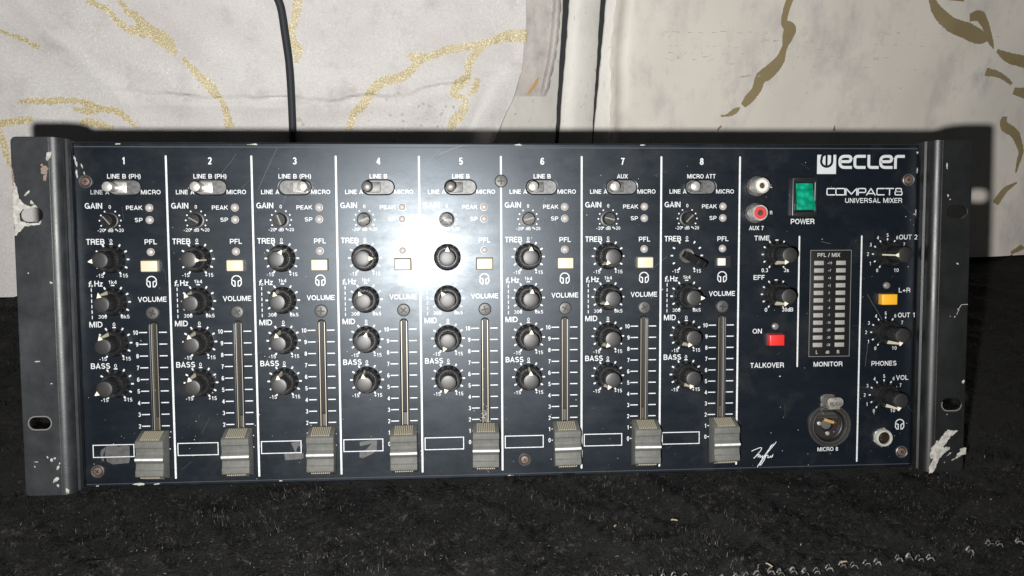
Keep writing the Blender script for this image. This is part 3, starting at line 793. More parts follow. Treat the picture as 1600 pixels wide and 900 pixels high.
def ticks(mb, cu, cv, r0, r1, wd, angs):
    for a in angs:
        a = radians(a); s, c = sin(a), cos(a)
        mb.stroke([(cu+r0*s, cv+r0*c), (cu+r1*s, cv+r1*c)], wd)
EQ = (-150, -120, -90, -60, -30, 30, 60, 90, 120, 150)
def headphones(mb, u, v, k=1.0):
    mb.arc(u, v+.2*k, 2.35*k, radians(-8), radians(188), .52*k, n=18)
    for s in (-1, 1):
        q = [(u+s*2.35*k, v+.1*k), (u+s*2.35*k, v-1.6*k), (u+s*1.5*k, v-2.75*k), (u+s*.75*k, v-2.75*k), (u+s*.75*k, v-.3*k), (u+s*1.5*k, v+.1*k)]
        mb.stroke(q, .5*k, closed=True)
SRC = ['LINE B (PH)']*3+['LINE B']*3+['AUX', 'MICRO ATT']
for ch in range(1, 9):
    x = X(ch); kc = x-28.0; fc = x-8.8
    mb = MB(); text(mb, str(ch), x-20.5, 66.7, 3.5, bold=.03); sub(mb, 'channel_number')
    mb = MB()
    wd = {'LINE B (PH)': 16.4, 'LINE B': 9.0, 'AUX': 5.7, 'MICRO ATT': 15.2}[SRC[ch-1]]
    text(mb, SRC[ch-1], x-20.6, 59.0, 2.25, wd, bold=.022)
    if ch > 1: text(mb, 'LINE A', x-28.5, 51.1, 2.2, 9.1, 'r', bold=.022)
    text(mb, 'MICRO', x-12.7, 51.1, 2.2, 9.7, 'l', bold=.022)
    sub(mb, 'source_lettering')
    if ch == 1:
        mb = MB(); text(mb, 'LINE A', x-28.0, 51.1, 2.2, 9.1, 'r', bold=.015); sub(mb, 'source_lettering', M_print_dim)
    mb = MB(); text(mb, 'GAIN', x-40.1, 44.3, 2.85, 8.5, 'l', bold=.022)
    text(mb, '0', kc, 43.7, 1.9, 1.2); text(mb, '-20', kc-4.6, 32.1, 1.75, 3.5); text(mb, 'dB', kc, 32.1, 1.75, 2.7); text(mb, '+20', kc+4.6, 32.1, 1.75, 3.6)
    for i in range(-5, 6):
        if i: mb.flat([(kc+5.15*sin(radians(30*i))+.42*cos(j*pi/4), 36.95+5.15*cos(radians(30*i))+.42*sin(j*pi/4)) for j in range(8)])
    sub(mb, 'gain_scale')
    mb = MB(); text(mb, 'PEAK', x-12.2, 43.3, 2.1, 8.0, 'r', bold=.022); text(mb, 'SP', x-12.2, 37.2, 2.1, 4.0, 'r', bold=.022); sub(mb, 'indicator_lettering')
    for nm, lab, v, lv, lw, top in (('treble_scale', 'TREB', 17.5, 26.4, 9.0, '0'), ('frequency_scale', 'Hz', -3.9, 5.4, 4.1, '1k4'), ('middle_scale', 'MID', -24.6, -15.2, 6.5, '0'), ('bass_scale', 'BASS', -45.6, -36.3, 9.5, '0')):
        mb = MB()
        if lab == 'Hz':
            text(mb, 'Hz', x-36.9, lv, 2.85, lw, 'l', bold=.022)
            text(mb, 'f', x-39.8, lv-.1, 3.0, 1.5, 'l', bold=.018, slant=.22); text(mb, 'o', x-38.7, lv-.9, 1.7, 1.15, 'l', bold=.02)
            for j in range(6): mb.stroke([(x-38.45, 3.0-j*2.75), (x-38.45, 1.3-j*2.75)], .42)
            text(mb, '1k4', kc, 6.1, 1.85, 4.2); mb.stroke([(kc-.9, 4.45), (kc+.9, 4.45)], .55)
            text(mb, '300', kc-5.4, -11.35, 1.85, 4.3); text(mb, '6k5', kc+5.6, -11.35, 1.85, 4.4)
        else:
            text(mb, lab, x-40.1, lv, 2.85, lw, 'l', bold=.022)
            text(mb, '0', kc, v+9.3, 1.95, 1.35); mb.stroke([(kc-.85, v+7.75), (kc+.85, v+7.75)], .55)
            text(mb, '-15', kc-5.95, v-8.15, 1.95, 3.7); text(mb, '+15', kc+5.6, v-8.15, 1.95, 4.2)
        ticks(mb, kc, v, 7.35, 8.65, .78, EQ)
        sub(mb, nm)
    mb = MB(); text(mb, 'PFL', fc+.1, 26.25, 2.5, 6.1, bold=.022); sub(mb, 'listen_lettering')
    mb = MB(); headphones(mb, fc-.1, 6.3); sub(mb, 'headphone_icon')
    mb = MB(); text(mb, 'VOLUME', fc, -2.75, 2.55, 14.2, bold=.022); sub(mb, 'volume_lettering')
    mb = MB()
    for i in range(11):
        v = -79.6+6.0*i+.05
        text(mb, str(i), x-16.4, v, 2.2, None, 'r', bold=.022)
        mb.stroke([(x-15.9, v), (x-11.9, v)], .52); mb.stroke([(x-6.1, v), (x-2.2, v)], .52)
    sub(mb, 'fader_scale')
    mb = MB(); mb.stroke([(x-40.5, -83.1), (x-20.4, -83.1), (x-20.4, -76.85), (x-40.5, -76.85)], .45, closed=True); sub(mb, 'name_box')

# ---- printing on the right-hand section
mb = MB(); text(mb, 'L', 164, 53.9, 1.9); text(mb, 'R', 164.1, 39.9, 1.9); text(mb, 'AUX 7', 156.2, 31.8, 2.15, 8.0); sub(mb, 'socket_lettering')
mb = MB(); text(mb, 'POWER', 181.3, 35.2, 2.75, 13.0); sub(mb, 'power_lettering')
# logo, traced as strokes: pixel of the close view -> panel mm
lx = lambda a: 188.64+(a-295)*0.04413
lv_ = lambda b: 70.3-(b-177)*0.0419
Q = lambda pts: [(lx(a), lv_(b)) for a, b in pts]
mb = MB()
M_logo = mat('silver_print', (0.36, 0.375, 0.385), 0.45)
mb.flat(Q([(295, 177), (530, 177), (530, 418), (295, 418)]))
LW = 36*.0425
def corner(path, r=20, n=4):
    """round the inner corners of a pixel path"""
    out = [path[0]]
    for i in range(1, len(path)-1):
        p = np.array(path[i], float); a = np.array(path[i-1], float)-p; b = np.array(path[i+1], float)-p
        k = min(r, np.linalg.norm(a)*.5, np.linalg.norm(b)*.5)
        p0 = p+a/np.linalg.norm(a)*k; p1 = p+b/np.linalg.norm(b)*k
        for j in range(n+1):
            f = j/n; q = (1-f)**2*p0+2*f*(1-f)*p+f*f*p1; out.append(tuple(q))
    out.append(path[-1]); return out
for dx in (0, 507):
    mb.stroke(Q(corner([(576+dx, 262), (712+dx, 262), (712+dx, 195), (576+dx, 195), (576+dx, 335), (727+dx, 335)], 62, 8)), LW)
mb.stroke(Q(corner([(897, 195), (762, 195), (762, 335), (897, 335)], 40, 6)), LW)
mb.stroke(Q(corner([(935, 177), (935, 335), (1060, 335)], 36, 6)), LW)
mb.stroke(Q(corner([(1269, 353), (1269, 195), (1384, 195)], 36, 6)), LW)
logo = sub(mb, 'maker_logo', M_logo)
mb = MB()
ring = [(372, 177), (352, 200)]+[(412+68*cos(a), 258+68*sin(a)) for a in np.linspace(radians(205), radians(0), 20)]+[(480, 240), (480, 177)]
mb.stroke(Q(ring), 30*.0425, w=.12)
mb.flat(Q([(397, 177), (424, 177), (424, 315), (397, 315)]), .125)
mb.flat(Q([(365, 176.4), (466, 176.4), (466, 186), (424, 178), (400, 182), (372, 200), (358, 215), (350, 200)]), .118)
sub(mb, 'logo_cutout', M_panel)
mb = MB()
CW = 13.5*.0425
for path in ([(525, 601), (424, 601), (424, 681), (525, 681)], [(535, 601), (645, 601), (645, 681), (535, 681), (535, 600)],
             [(660, 688), (660, 600), (727, 672), (794, 600), (794, 688)], [(812, 688), (812, 601), (905, 601), (905, 651), (812, 651)],
             [(915, 688), (970, 600), (1026, 688)], [(1142, 601), (1046, 601), (1046, 681), (1142, 681)],
             [(1150, 601), (1258, 601)], [(1204, 601), (1204, 688)], [(935, 664), (1008, 664)],
             [(1282, 601), (1352, 601), (1352, 640), (1282, 640), (1282, 600)], [(1274, 640), (1361, 640), (1361, 682), (1274, 682), (1274, 639)]):
    r = 14 if len(path) > 3 and path[0][0] not in (660,) else 2
    mb.stroke(Q(corner(path, r, 3)) if len(path) > 2 else Q(path), CW)
text(mb, 'UNIVERSAL MIXER', 235.9, 46.2, 2.55, 31.6, 'r', bold=.012)
sub(mb, 'model_lettering')
mb = MB(); text(mb, 'TIME', 155.1, 26.5, 2.5, 8.4, 'l'); ticks(mb, 167.5, 17.8, 7.1, 8.2, .7, EQ); mb.stroke([(166.7, 25.4), (168.3, 25.4)], .55)
text(mb, '0.3', 161.1, 9.4, 2.1, 3.6); text(mb, '3s', 172.9, 9.4, 2.1, 2.8); sub(mb, 'time_scale')
mb = MB(); text(mb, 'EFF', 155.0, 5.6, 2.5, 6.2, 'l'); ticks(mb, 167.4, -3.4, 7.1, 8.2, .7, EQ); mb.stroke([(166.6, 4.2), (168.2, 4.2)], .55)
text(mb, '0', 162.1, -11.7, 2.1, 1.5); text(mb, '30dB', 173.9, -11.7, 2.1, 6.2); sub(mb, 'effect_scale')
mb = MB(); text(mb, 'ON', 157.5, -23.1, 2.6, 5.2); text(mb, 'TALKOVER', 163.2, -41.5, 2.7, 18.6); sub(mb, 'talkover_lettering')
mb = MB(); text(mb, 'MONITOR', 196.8, -41.4, 2.55, 16.2); sub(mb, 'monitor_lettering')
for cv, lab, lu, lv, nm in ((17.6, 'OUT 2', 234.6, 26.6, 'output_scale'), (-24.5, 'OUT 1', 235.1, -15.4, 'output_scale'), (-58.65, 'VOL', 235.0, -49.45, 'phones_scale')):
    mb = MB(); text(mb, lab, lu, lv, 2.6, {'OUT 2': 10.3, 'OUT 1': 9.9, 'VOL': 6.9}[lab], 'l', bold=.014)
    ticks(mb, 228.3, cv, 7.35, 8.4, .68, (-150, -120, -90, -60, -30, 0, 30, 60))
    for i in range(11):
        if i in (8, 9): continue
        a = radians(-150+30*i); text(mb, str(i), 228.3+10.4*sin(a)*(1.03 if i < 10 else 1), cv+10.1*cos(a), 1.95, None if i < 10 else 2.9)
    sub(mb, nm)
mb = MB(); text(mb, 'L+R', 238.5, -1.9, 2.5, 6.6, bold=.014); text(mb, 'PHONES', 228.0, -41.5, 2.6, 14.2, bold=.014); sub(mb, 'phones_lettering')
mb = MB(); headphones(mb, 237.7, -75.0, 1.0); sub(mb, 'headphone_icon')
mb = MB(); text(mb, 'MICRO 8', 197.6, -87.9, 2.2, 11.6, bold=.014); sub(mb, 'microphone_lettering')
sx = lambda a: 155.4+(a-255)*0.0357
sv = lambda b: -90.0-(b-655)*0.0348
mb = MB()
for i, p in enumerate(([(252, 600), (290, 580), (330, 565), (370, 550), (392, 545), (408, 552), (404, 575), (385, 605), (340, 655), (300, 705), (285, 712)],
          [(285, 712), (318, 685), (350, 658), (372, 652), (366, 675), (345, 706), (370, 685), (392, 668), (384, 703), (405, 688), (424, 672), (416, 706), (436, 694)],
          [(345, 852), (352, 835), (385, 785), (440, 690), (500, 605), (560, 525), (592, 492)],
          [(560, 508), (520, 580), (480, 670), (450, 745), (415, 800), (385, 826), (382, 815), (410, 765), (460, 690), (520, 600), (590, 520), (634, 460)],
          [(440, 690), (470, 672), (500, 668), (512, 680), (503, 705), (520, 708), (548, 686), (556, 675), (546, 698), (562, 703), (590, 650), (577, 697)])):
    mb.stroke([(sx(a), sv(b)) for a, b in p], .36, .08+.004*i)
sub(mb, 'signature', mat('pale_print', (0.42, 0.43, 0.44), 0.5))

# ---- wear on the panel: tape residue, rubbed edges, specks of dust
rr = random.Random(5)
def residue(polys, w=.05):
    mb = MB()
    for i, p in enumerate(polys): mb.flat(p, w+.004*i)
    sub(mb, 'tape_residue', M_residue, smooth=0)
residue([[(-181, -77.4), (-176.5, -77.2), (-175, -77.9), (-171.6, -77.3), (-169.5, -77.7), (-169.4, -84), (-170, -86.4), (-178, -86.9), (-180.8, -85.5), (-181.8, -82)], [(-183.6, -79.5), (-181.2, -77.8), (-181.6, -79.5), (-182.6, -82), (-182.2, -85.5), (-183.4, -84.5), (-183.9, -81.5)]])
residue([[(-92, -83.6), (-87.5, -83.2), (-86.2, -81.6), (-84.9, -83.1), (-82.2, -83.4), (-82.3, -86.1), (-86, -86.6), (-91.6, -86.9)], [(-88.5, -77.9), (-84.5, -77.2), (-82.6, -79), (-83, -80.8), (-84.6, -79.4), (-86.4, -82.5), (-87.6, -80)]])
residue([[(-53.4, -78.2), (-46.5, -77.3), (-44.4, -77.7), (-44.6, -82.7), (-46.4, -84.3), (-51.8, -86.8), (-53.6, -86.2), (-53.4, -83.4), (-50, -82.3), (-47.2, -79.2), (-53.2, -80.4)]])
def chip(p, m, w, parent, base, name='paint_chip'):
    q = []
    for (a, b), (c, d) in zip(p, p[1:]+p[:1]):
        l = math.hypot(c-a, d-b); n = max(1, int(l/.45)); j = min(.16, l*.12)
        for i in range(n): q.append((a+(c-a)*i/n+(rr.gauss(0, j) if i else 0), b+(d-b)*i/n+(rr.gauss(0, j) if i else 0)))
    p = q
    mb = MB(); mb.flat(p, w); return mb.build(name, m, parent, base=base, smooth=0)
def chips(name, lst, m, w, parent, base):
    for i, (u, v, a, b, rot) in enumerate(lst): chip(blob(u, v, a, b, 11, .38, rot, rr), m, w+.003*(i % 9), parent, base, name)
chips('paint_chip', [(-165.5, -97.6, 2.6, .5, .05), (-157, -97.7, 1.6, .35, .1), (-186, -97.9, .8, .3, 0), (-94, -97.6, .9, .3, 0), (25, -97.9, 1.6, .25, 0), (-104, 74.9, 2.4, .35, 0), (-170, 75, 1.4, .3, 0), (30, 75, 2.0, .3, 0), (95, 75.1, 1.2, .28, 0), (243.6, 71.5, .5, .6, 0), (243.7, 62, .35, 1.5, 0), (243.6, 40, .3, 2.2, 0),
    (-190.4, 66, .5, 2.6, .25), (-190.2, 60, .45, 2.4, .12), (-187.6, 64, .3, 1.3, .3), (-186.6, 60.5, .3, .9, .2)], M_chip, .06, panel, PB)
mb = MB()
for i in range(230):
    u, v = rr.uniform(-190, 243), rr.uniform(-97, 75)
    if rr.random() < .35: v = rr.uniform(-97, -60)
    r = min(.45, .09+abs(rr.gauss(0, .12)))
    mb.flat(blob(u, v, r, r*rr.uniform(.5, 1), 6, .4, rr.uniform(0, 3), rr), .055)
for u, v in [(11.3+rr.gauss(0, 2.2), -68+rr.gauss(0, 6)) for _ in range(30)]: mb.flat(blob(u, v, .25, .22, 6, .3, 0, rr), .057)
tag(sub(mb, 'dust_speck', M_dust, smooth=0), kind='stuff')
mb = MB()
M_scr = mat('fine_scratch', (0.055, 0.058, 0.062), 0.5)
for u0, v0, u1, v1, wd in [(-102, 52, -92, 73, .12), (-90, 45, -84, 58, .1), (-11, 70, 1, 75, .25), (-22, 60, -10, 73.5, .12), (40, 40, 44, 48, .12), (50, 33, 47, 42, .1), (218, -4, 227, -19, .22), (218.5, -30, 217.4, -43, .2), (-178, -77, -184, -86, .1), (8, -88, 14, -96, .3), (192, 24.5, 197, 23.2, .2), (-120, 60, -112, 70, .1), (100, 10, 108, 17, .1)]+[(lambda a, b, c, d: (a, b, a+c, b+d, .07))(rr.uniform(-185, 240), rr.uniform(-90, 70), rr.gauss(0, 5), rr.gauss(0, 5)) for _ in range(46)]:
    pts = [(u0+(u1-u0)*f+rr.gauss(0, .15), v0+(v1-v0)*f+rr.gauss(0, .15)) for f in (0, .3, .6, 1)]
    mb.stroke(pts, wd, .045)
tag(sub(mb, 'scratch', M_scr, smooth=0), kind='stuff')

# ---- rack ears: bent sheet-steel brackets, standing 13 mm proud of the panel
def ear(side):
    u_out = -214.8 if side < 0 else 266.0
    u_in = -192.6 if side < 0 else 245.2     # the wall that drops back to the panel
    flat_in = u_in-2.6*side*-1 if side < 0 else u_in+2.6
    flat_in = u_in+side*4.4
    a, b = min(u_out, flat_in), max(u_out, flat_in)
    v0, v1 = -98.3, 77.0
    # plate outline, outer corners rounded
    pts = []
    if side < 0:
        o = [(b, v0), (b, v1)]+[(a+2.5-2.5*sin(t_), v1-2.5+2.5*cos(t_)) for t_ in np.linspace(0, pi/2, 6)]+[(a+2-2*cos(t_), v0+2-2*sin(t_)) for t_ in np.linspace(0, pi/2, 6)]
    else:
        o = [(a, v1), (a, v0)]+[(b-3+3*sin(t_), v0+3-3*cos(t_)) for t_ in np.linspace(0, pi/2, 6)]+[(b-2.5+2.5*cos(t_), v1-2.5+2.5*sin(t_)) for t_ in np.linspace(0, pi/2, 6)]
    sc = (26-232.5, 26+232.5)[side > 0]
    holes = [rrect(sc-5.4, sc+5.4, v-3.3, v+3.3, 3.25, 7) for v in (39.6, -62.0)]
    vs, fs = plate_curve([o]+holes, 11.2, 13.2, .35)
    mb = MB(); mb.add(vs, fs)
    # the rounded bend and the wall behind it, with a shallow step half way
    R = 4.4; n = 10
    prof = []
    for i in range(n+1):
        t_ = pi/2*i/n
        prof.append((flat_in-side*(R*sin(t_)), 13.19-R+R*cos(t_)))
    prof += [(u_in, 6.4), (u_in-side*.9, 5.6), (u_in-side*.9, 2.2), (u_in+side*.4, 1.6), (u_in+side*.4, -9), (u_in+side*2.4, -9), (u_in+side*2.4, 6.5), (flat_in+side*.1, 11.21)]
    mb.extrude_v(prof, v0+.2, v1-.2)
    return mb.build('rack_ear', M_ear_dusty_lit if side < 0 else M_ear, mixer, (sc, -11, 13.2), smooth=14), (sc, -11, 13.2)
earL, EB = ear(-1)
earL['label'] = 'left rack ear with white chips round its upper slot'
earR, ER = ear(1)
earR['label'] = 'right rack ear with a large white scrape at its lower end'
w = 13.24
mb = MB()
for i, p in enumerate([
    [(-214.7, 57), (-213.4, 55), (-212.3, 51), (-211.8, 47.5), (-209.4, 44.7), (-206.5, 43.6), (-204.5, 44.6), (-203.4, 43.2), (-206, 42.7), (-210, 42.6), (-211.9, 40), (-211.6, 36.6), (-208.4, 35.8), (-203.5, 35.6), (-201.8, 37.2), (-202.6, 34.6), (-206, 34.6), (-210, 33.9), (-212.4, 31.4), (-214.6, 29.5)],
    ]): chip(p, M_chip, w+.01, earL, EB)
for q in [(-201.7, -80.5, .7, .9, .3), (-200.2, -79.6, .6, .5, 0), (-198.8, -84.3, .6, 1.3, -.6), (-198, -82.2, .25, .7, -.4), (-200.1, -90.4, .9, 1.7, -.8), (-199.2, -93.3, .6, .8, .4), (-194.8, -96, .7, 1.4, .3), (-203.6, -79, .4, .7, .5), (-198.5, 6.8, .7, .5, -.5), (-200.3, -42.6, .5, .3, 0), (-206.5, -31.6, 1.2, .3, 0), (-209, -81.2, .9, .22, 0), (-209.8, -83.6, .3, .5, 0), (-197.5, 67.5, 1.0, 2.4, -.35), (-209, 11.5, .35, .35, 0), (-206, 45.5, .8, .9, .4), (-208, 50, 1.6, .5, .8)]:
    chip(blob(q[0], q[1], q[2], q[3], 10, .3, q[4], rr), M_chip, w+.02, earL, EB)
for q in [(-199.7, 61, 1.8, 2.0, .2), (-199.4, 57.6, .9, 1.6, -.2), (-214.2, 57.5, .45, 4.2, 0), (-200.5, 63.5, .6, .8, 0)]: chip(blob(q[0], q[1], q[2], q[3], 12, .35, q[4], rr), M_rust, w+.03, earL, EB, 'rust_chip')
# scrape in the right ear's lower corner, and small nicks
px = lambda a, b: (248.2+(a-165)*0.0735, -40.5-(b-0)*0.0715)      # 4.5x close view of the ear -> panel mm
mb = MB()
for i, p in enumerate([[(282, 487), (300, 495), (362, 497), (335, 522), (305, 540), (268, 598), (250, 612), (262, 628), (270, 615), (300, 618), (302, 636), (275, 652), (238, 692), (222, 706), (212, 740), (200, 775), (182, 806), (150, 815), (150, 775), (163, 740), (180, 705), (158, 700), (154, 665), (166, 640), (162, 625), (185, 600), (196, 572), (208, 566), (216, 575), (240, 535)],
                       [(380, 636), (402, 627), (425, 628), (426, 676), (396, 682), (360, 706), (318, 722), (352, 694), (356, 672), (382, 655)], [(276, 690), (300, 668), (324, 656), (300, 676)]]):
    chip([px(a, b) for a, b in p], M_chip, w+.01, earR, ER)
for q in [(253.2, 48.0, .45, .8, .4), (254.4, 46.2, .3, .5, -.3), (252.2, 63.5, .45, 1.5, 0), (259.5, 12.6, .7, .4, -.6), (264.6, -49.8, .8, .9, 0), (256.2, -67.2, .35, .3, 0), (255.5, -93, .3, .3, 0), (256.3, -15, .25, .25, 0), (260.6, -11.5, .3, .6, .7), (258.9, -15.3, .28, .5, -.2)]:
    chip(blob(q[0], q[1], q[2], q[3], 9, .35, q[4], rr), M_chip, w+.03, earR, ER)
mb = MB(); mb.stroke([(265.8, -8.8), (262.4, -8.9), (261.2, -10.6), (259.9, -14.2)], .3, w+.02)
mb.build('scratch', M_chip, earR, base=ER, smooth=0)
# worn bright rims on the slots
for e, b_, us in ((earL, EB, 26-232.5), (earR, ER, 26+232.5)):
    mb = MB(); v = -62.0
    out = rrect(us-5.4, us+5.4, v-3.3, v+3.3, 3.25, 7)
    n = len(out)
    idx = list(range(0, n)) if e is earL else list(range(13, n))
    mb.stroke([out[i % n] for i in idx], .55, w+.015, closed=(e is earL))
    mb.build('worn_rim', M_edge, e, base=b_, smooth=0)

# ---- repeated controls -------------------------------------------------------
def place(o, u, v, w=0.0, ang=0.0, parent=mixer, label=None):
    """put a locally drawn part at a panel position, turned clockwise by ang degrees"""
    o.parent = parent
    o.location = P(u, v, w)
    o.rotation_euler = (0, radians(ang), 0)
    if label: o['label'] = label
    return o
used = set()
def put(proto, u, v, w=0.0, ang=0.0, label=None):
    if proto.name not in used:
        used.add(proto.name); return place(proto, u, v, w, ang, mixer, label)
    c = copy_tree(proto, mixer)
    if 'label' in c and not label: del c['label']
    return place(c, u, v, w, ang, mixer, label)

# rotary knob: skirt, fluted stem, flat cap, and a pointer down its side
mb = MB()
mb.lathe([(6.95, .15), (6.95, 1.3), (6.6, 2.2), (6.35, 4.4), (6.0, 4.9), (5.2, 4.6), (4.6, 4.5)], n=48)
mb.lathe([(4.55, 1.0), (4.5, 4.3), (4.15, 6.0), (4.0, 14.0)], n=96, mod=lambda i, w: 1-.045*(i % 4 in (2, 3)) if w > 4.4 else 1)
knob = mb.local('knob', M_knob, None, smooth=28)
mb = MB(); mb.lathe([(3.6, 13.6), (4.02, 14.0), (4.0, 14.55), (3.8, 14.84), (3.3, 14.96), (2.2, 15.06), (1.1, 15.11), (0, 15.13)], n=40)
mb.local('knob_cap', M_cap, knob)
mb = MB()
mb.prism([(-1.15, 3.3), (1.15, 3.3), (.2, 5.3), (-.2, 5.3)], 14.4, 15.1)
mb.add([(-.35, 3.9, 5.0), (.35, 3.9, 5.0), (.35, 5.9, 4.75), (-.35, 5.9, 4.75), (-.35, 3.9, 14.4), (.35, 3.9, 14.4), (.35, 4.75, 14.4), (-.35, 4.75, 14.4)],
       [(0, 3, 2, 1), (4, 5, 6, 7), (0, 1, 5, 4), (1, 2, 6, 5), (2, 3, 7, 6), (3, 0, 4, 7)])
mb.local('knob_pointer', M_pointer, knob, smooth=0)
ANG = {1: (-97, -12, -14, -124), 2: (94, -25, -10, -16), 3: (35, -14, -8, -4), 4: (90, -20, 17, -6), 5: (3, -34, 206, 198), 6: (3, 8, 2, -3), 7: (222, 238, 222, 210), 8: (None, 90, 215, 200)}
for ch in range(1, 9):
    for v, a in zip((17.5, -3.9, -24.6, -45.6), ANG[ch]):
        if a is not None: put(knob, X(ch)-28.0, v, 0, a)
for u, v, a in ((167.5, 17.8, 210), (167.4, -3.4, 206), (228.3, 17.6, 268), (228.3, -24.5, 196), (228.3, -58.65, 196)):
    k = put(knob, u, v, 0, a); k.scale = (1, 1.19, 1)
# bare pot shaft on channel 8, its knob lost and the shaft bent
mb = MB(); mb.lathe([(3.9, .02), (3.9, 1.0), (3.5, 1.3), (2.9, 1.2), (2.9, .05), (0, .05)], n=28)
bs = mb.local('shaft_bush', M_steel); place(bs, X(8)-28, 17.5)
bs['label'] = 'bare bent pot shaft without its knob'
mb = MB(); mb.box(-2.4, 2.4, -2.0, 2.0, -.5, 15.0); mb.box(-2.2, -.5, -1.6, 1.6, 14.9, 16.2); mb.box(.5, 2.2, -1.6, 1.6, 14.9, 16.6)
sh = mb.local('shaft', M_black, bs, bevel=.3); sh.rotation_euler = (radians(-19), 0, radians(16))
sh.rotation_euler = Matrix.Rotation(radians(15), 3, 'X').to_euler()
sh.rotation_euler = (Matrix.Rotation(radians(15), 3, 'X') @ Matrix.Rotation(radians(14), 3, 'Z') @ Matrix.Rotation(radians(28), 3, 'Y')).to_euler()

# gain trimmer: knurled stub with a screwdriver slot in a bright bush
mb = MB(); mb.lathe([(3.95, .1), (3.95, .5), (3.5, .6), (3.4, .1)], n=28)
trim = mb.local('gain_trimmer', M_bush)
mb = MB(); mb.lathe([(3.25, .1), (3.2, 4.6), (2.9, 5.0)], n=48, mod=lambda i, w: 1-.06*(i % 2)); mb.box(-2.9, 2.9, -.95, -.35, 4.6, 5.1)
mb.lathe([(2.9, 4.7), (2.9, 5.0), (0, 5.0)], n=24)
mb.local('trimmer_shaft', M_knob, trim)
mb = MB(); mb.box(-2.6, 2.6, -.33, .33, 5.0, 5.06); mb.local('trimmer_slot', M_edge, trim)
TA = {1: 50, 2: 30, 3: 70, 4: -20, 5: 12, 6: -15, 7: 15, 8: -45}
for ch in range(1, 9): put(trim, X(ch)-28.0, 36.95, 0, TA[ch])

# indicator diodes
mb = MB(); mb.lathe([(1.95, -.2), (1.95, .12), (1.72, .14)], n=24); mb.lathe([(1.7, -.2), (1.7, .5), (1.45, 1.1), (.8, 1.5), (0, 1.6)], n=24)
led = mb.local('indicator_light', M_led)
for ch in range(1, 9):
    for v in (43.25, 37.2, 21.1): put(led, X(ch)-8.85, v)
mb = MB(); mb.lathe([(1.9, -.2), (1.9, .4), (1.6, 1.0), (.8, 1.4), (0, 1.5)], n=24)
ledg = mb.local('indicator_light', M_led_dim); place(ledg, 167.2, -20.6); ledg['label'] = 'smoky indicator above the red talkover button'
c = copy_tree(ledg, mixer); place(c, 228.3, .7); c['label'] = 'smoky indicator above the yellow button'

# push buttons in dark wells
def button(w0, h0, hgt, m, name='push_button'):
    mb = MB(); mb.flat(rrect(-w0/2-.45, w0/2+.45, -h0/2-.45, h0/2+.45, .4, 3), .05)
    mb.lathe([(0, .03)], n=3) if False else None
    mb2 = MB(); mb2.box(-w0/2, w0/2, -h0/2, h0/2, -1, hgt)
    o = mb2.local(name, m, None, bevel=.45, segs=3)
    mb.local('button_well', M_dark, o, smooth=0)
    return o
pb = button(8.1, 5.5, 3.6, M_cream)
for ch in range(1, 8): put(pb, X(ch)-8.8, 14.1)
w8 = MB(); w8.stroke([(-4.1, -2.8), (4.1, -2.8), (4.1, 2.8), (-4.1, 2.8)], .5, .3, closed=True); w8.box(-3.9, 3.9, -2.6, 2.6, 0, .06)
b8 = w8.local('push_button', M_black); place(b8, X(8)-8.8, 14.1); b8['label'] = 'black well with only a small white stub, its cap lost'
mb = MB(); mb.box(-3.0, 1.2, -2.0, 2.0, 0, 2.0); mb.local('button_stub', M_white, b8, bevel=.35)
rb = button(8.1, 5.9, 4.2, M_red); place(rb, 166.9, -27.6); rb['label'] = 'red talkover button'
yb = button(8.4, 5.7, 4.2, M_yellow); place(yb, 228.3, -6.6); yb['label'] = 'yellow button under its indicator'

# source switches: chrome lever in a grey plate
for ch in range(1, 9):
    sc = X(ch)-20.8
    mb = MB(); mb.box(-8.6, 8.6, -4.2, 4.2, -3.2, -1.3)
    pl = mb.local('source_switch', M_swplate); place(pl, sc, 53.45)
    pos = 5.1 if ch == 3 else -5.1
    mb = MB(); mb.lathe([(2.5, -1.3), (2.4, 1.5), (2.5, 3), (2.6, 7.6), (2.3, 8.3), (1.2, 8.7), (0, 8.8)], n=28)
    lv = mb.local('switch_lever', M_chrome if ch not in (4, 5) else M_steel, pl); lv.location = (pos/1000, 0, 0)
    mb = MB(); mb.box(-3.9, 3.9, -2.7, 2.7, -1.25, -.4)
    mb.local('switch_slider', M_chrome if ch < 4 else M_swplate, pl, bevel=.35).location = ((pos*.55)/1000, 0, 0)

# screws
def screw(r, h, head, rec):
    mb = MB(); mb.lathe([(r, .05), (r, h*.45), (r*.86, h*.85), (r*.5, h), (0, h)], n=32)
    o = mb.local('screw', head)
    mb = MB()
    for a in (0.3, 0.3+pi/2):
        d_, n_ = (cos(a), sin(a)), (-sin(a), cos(a)); L_, q = r*.56, r*.13
        mb.flat([(d_[0]*L_+n_[0]*q, d_[1]*L_+n_[1]*q), (-d_[0]*L_+n_[0]*q, -d_[1]*L_+n_[1]*q), (-d_[0]*L_-n_[0]*q, -d_[1]*L_-n_[1]*q), (d_[0]*L_-n_[0]*q, d_[1]*L_-n_[1]*q)], h+.03+.004*(a > 1))
    mb.local('screw_recess', rec, o, smooth=0)
    return o
fs_ = screw(3.35, 1.5, M_screw, M_dark)
for ch in range(1, 9): put(fs_, X(ch)-8.75, -9.6, 0, ch*37 % 90)
ps = screw(2.1, .9, M_copper, M_dark)
mb = MB(); mb.lathe([(3.3, .04), (3.3, .75), (2.95, 1.0), (2.55, .7), (2.3, .2)], n=32, cap=(0, 0)); mb.local('screw_cup', M_steel, ps)
for i, (u, v) in enumerate(((-186, 56.4), (-185.5, -90.2), (32.7, -89.6), (238.9, 57.1), (239, -90.3))): put(ps, u, v, 0, 20+i*33)
place(copy_tree(fs_, mixer), 21.0, 56.5, 0, 15)['label'] = 'dark screw on the divider line above channel five'

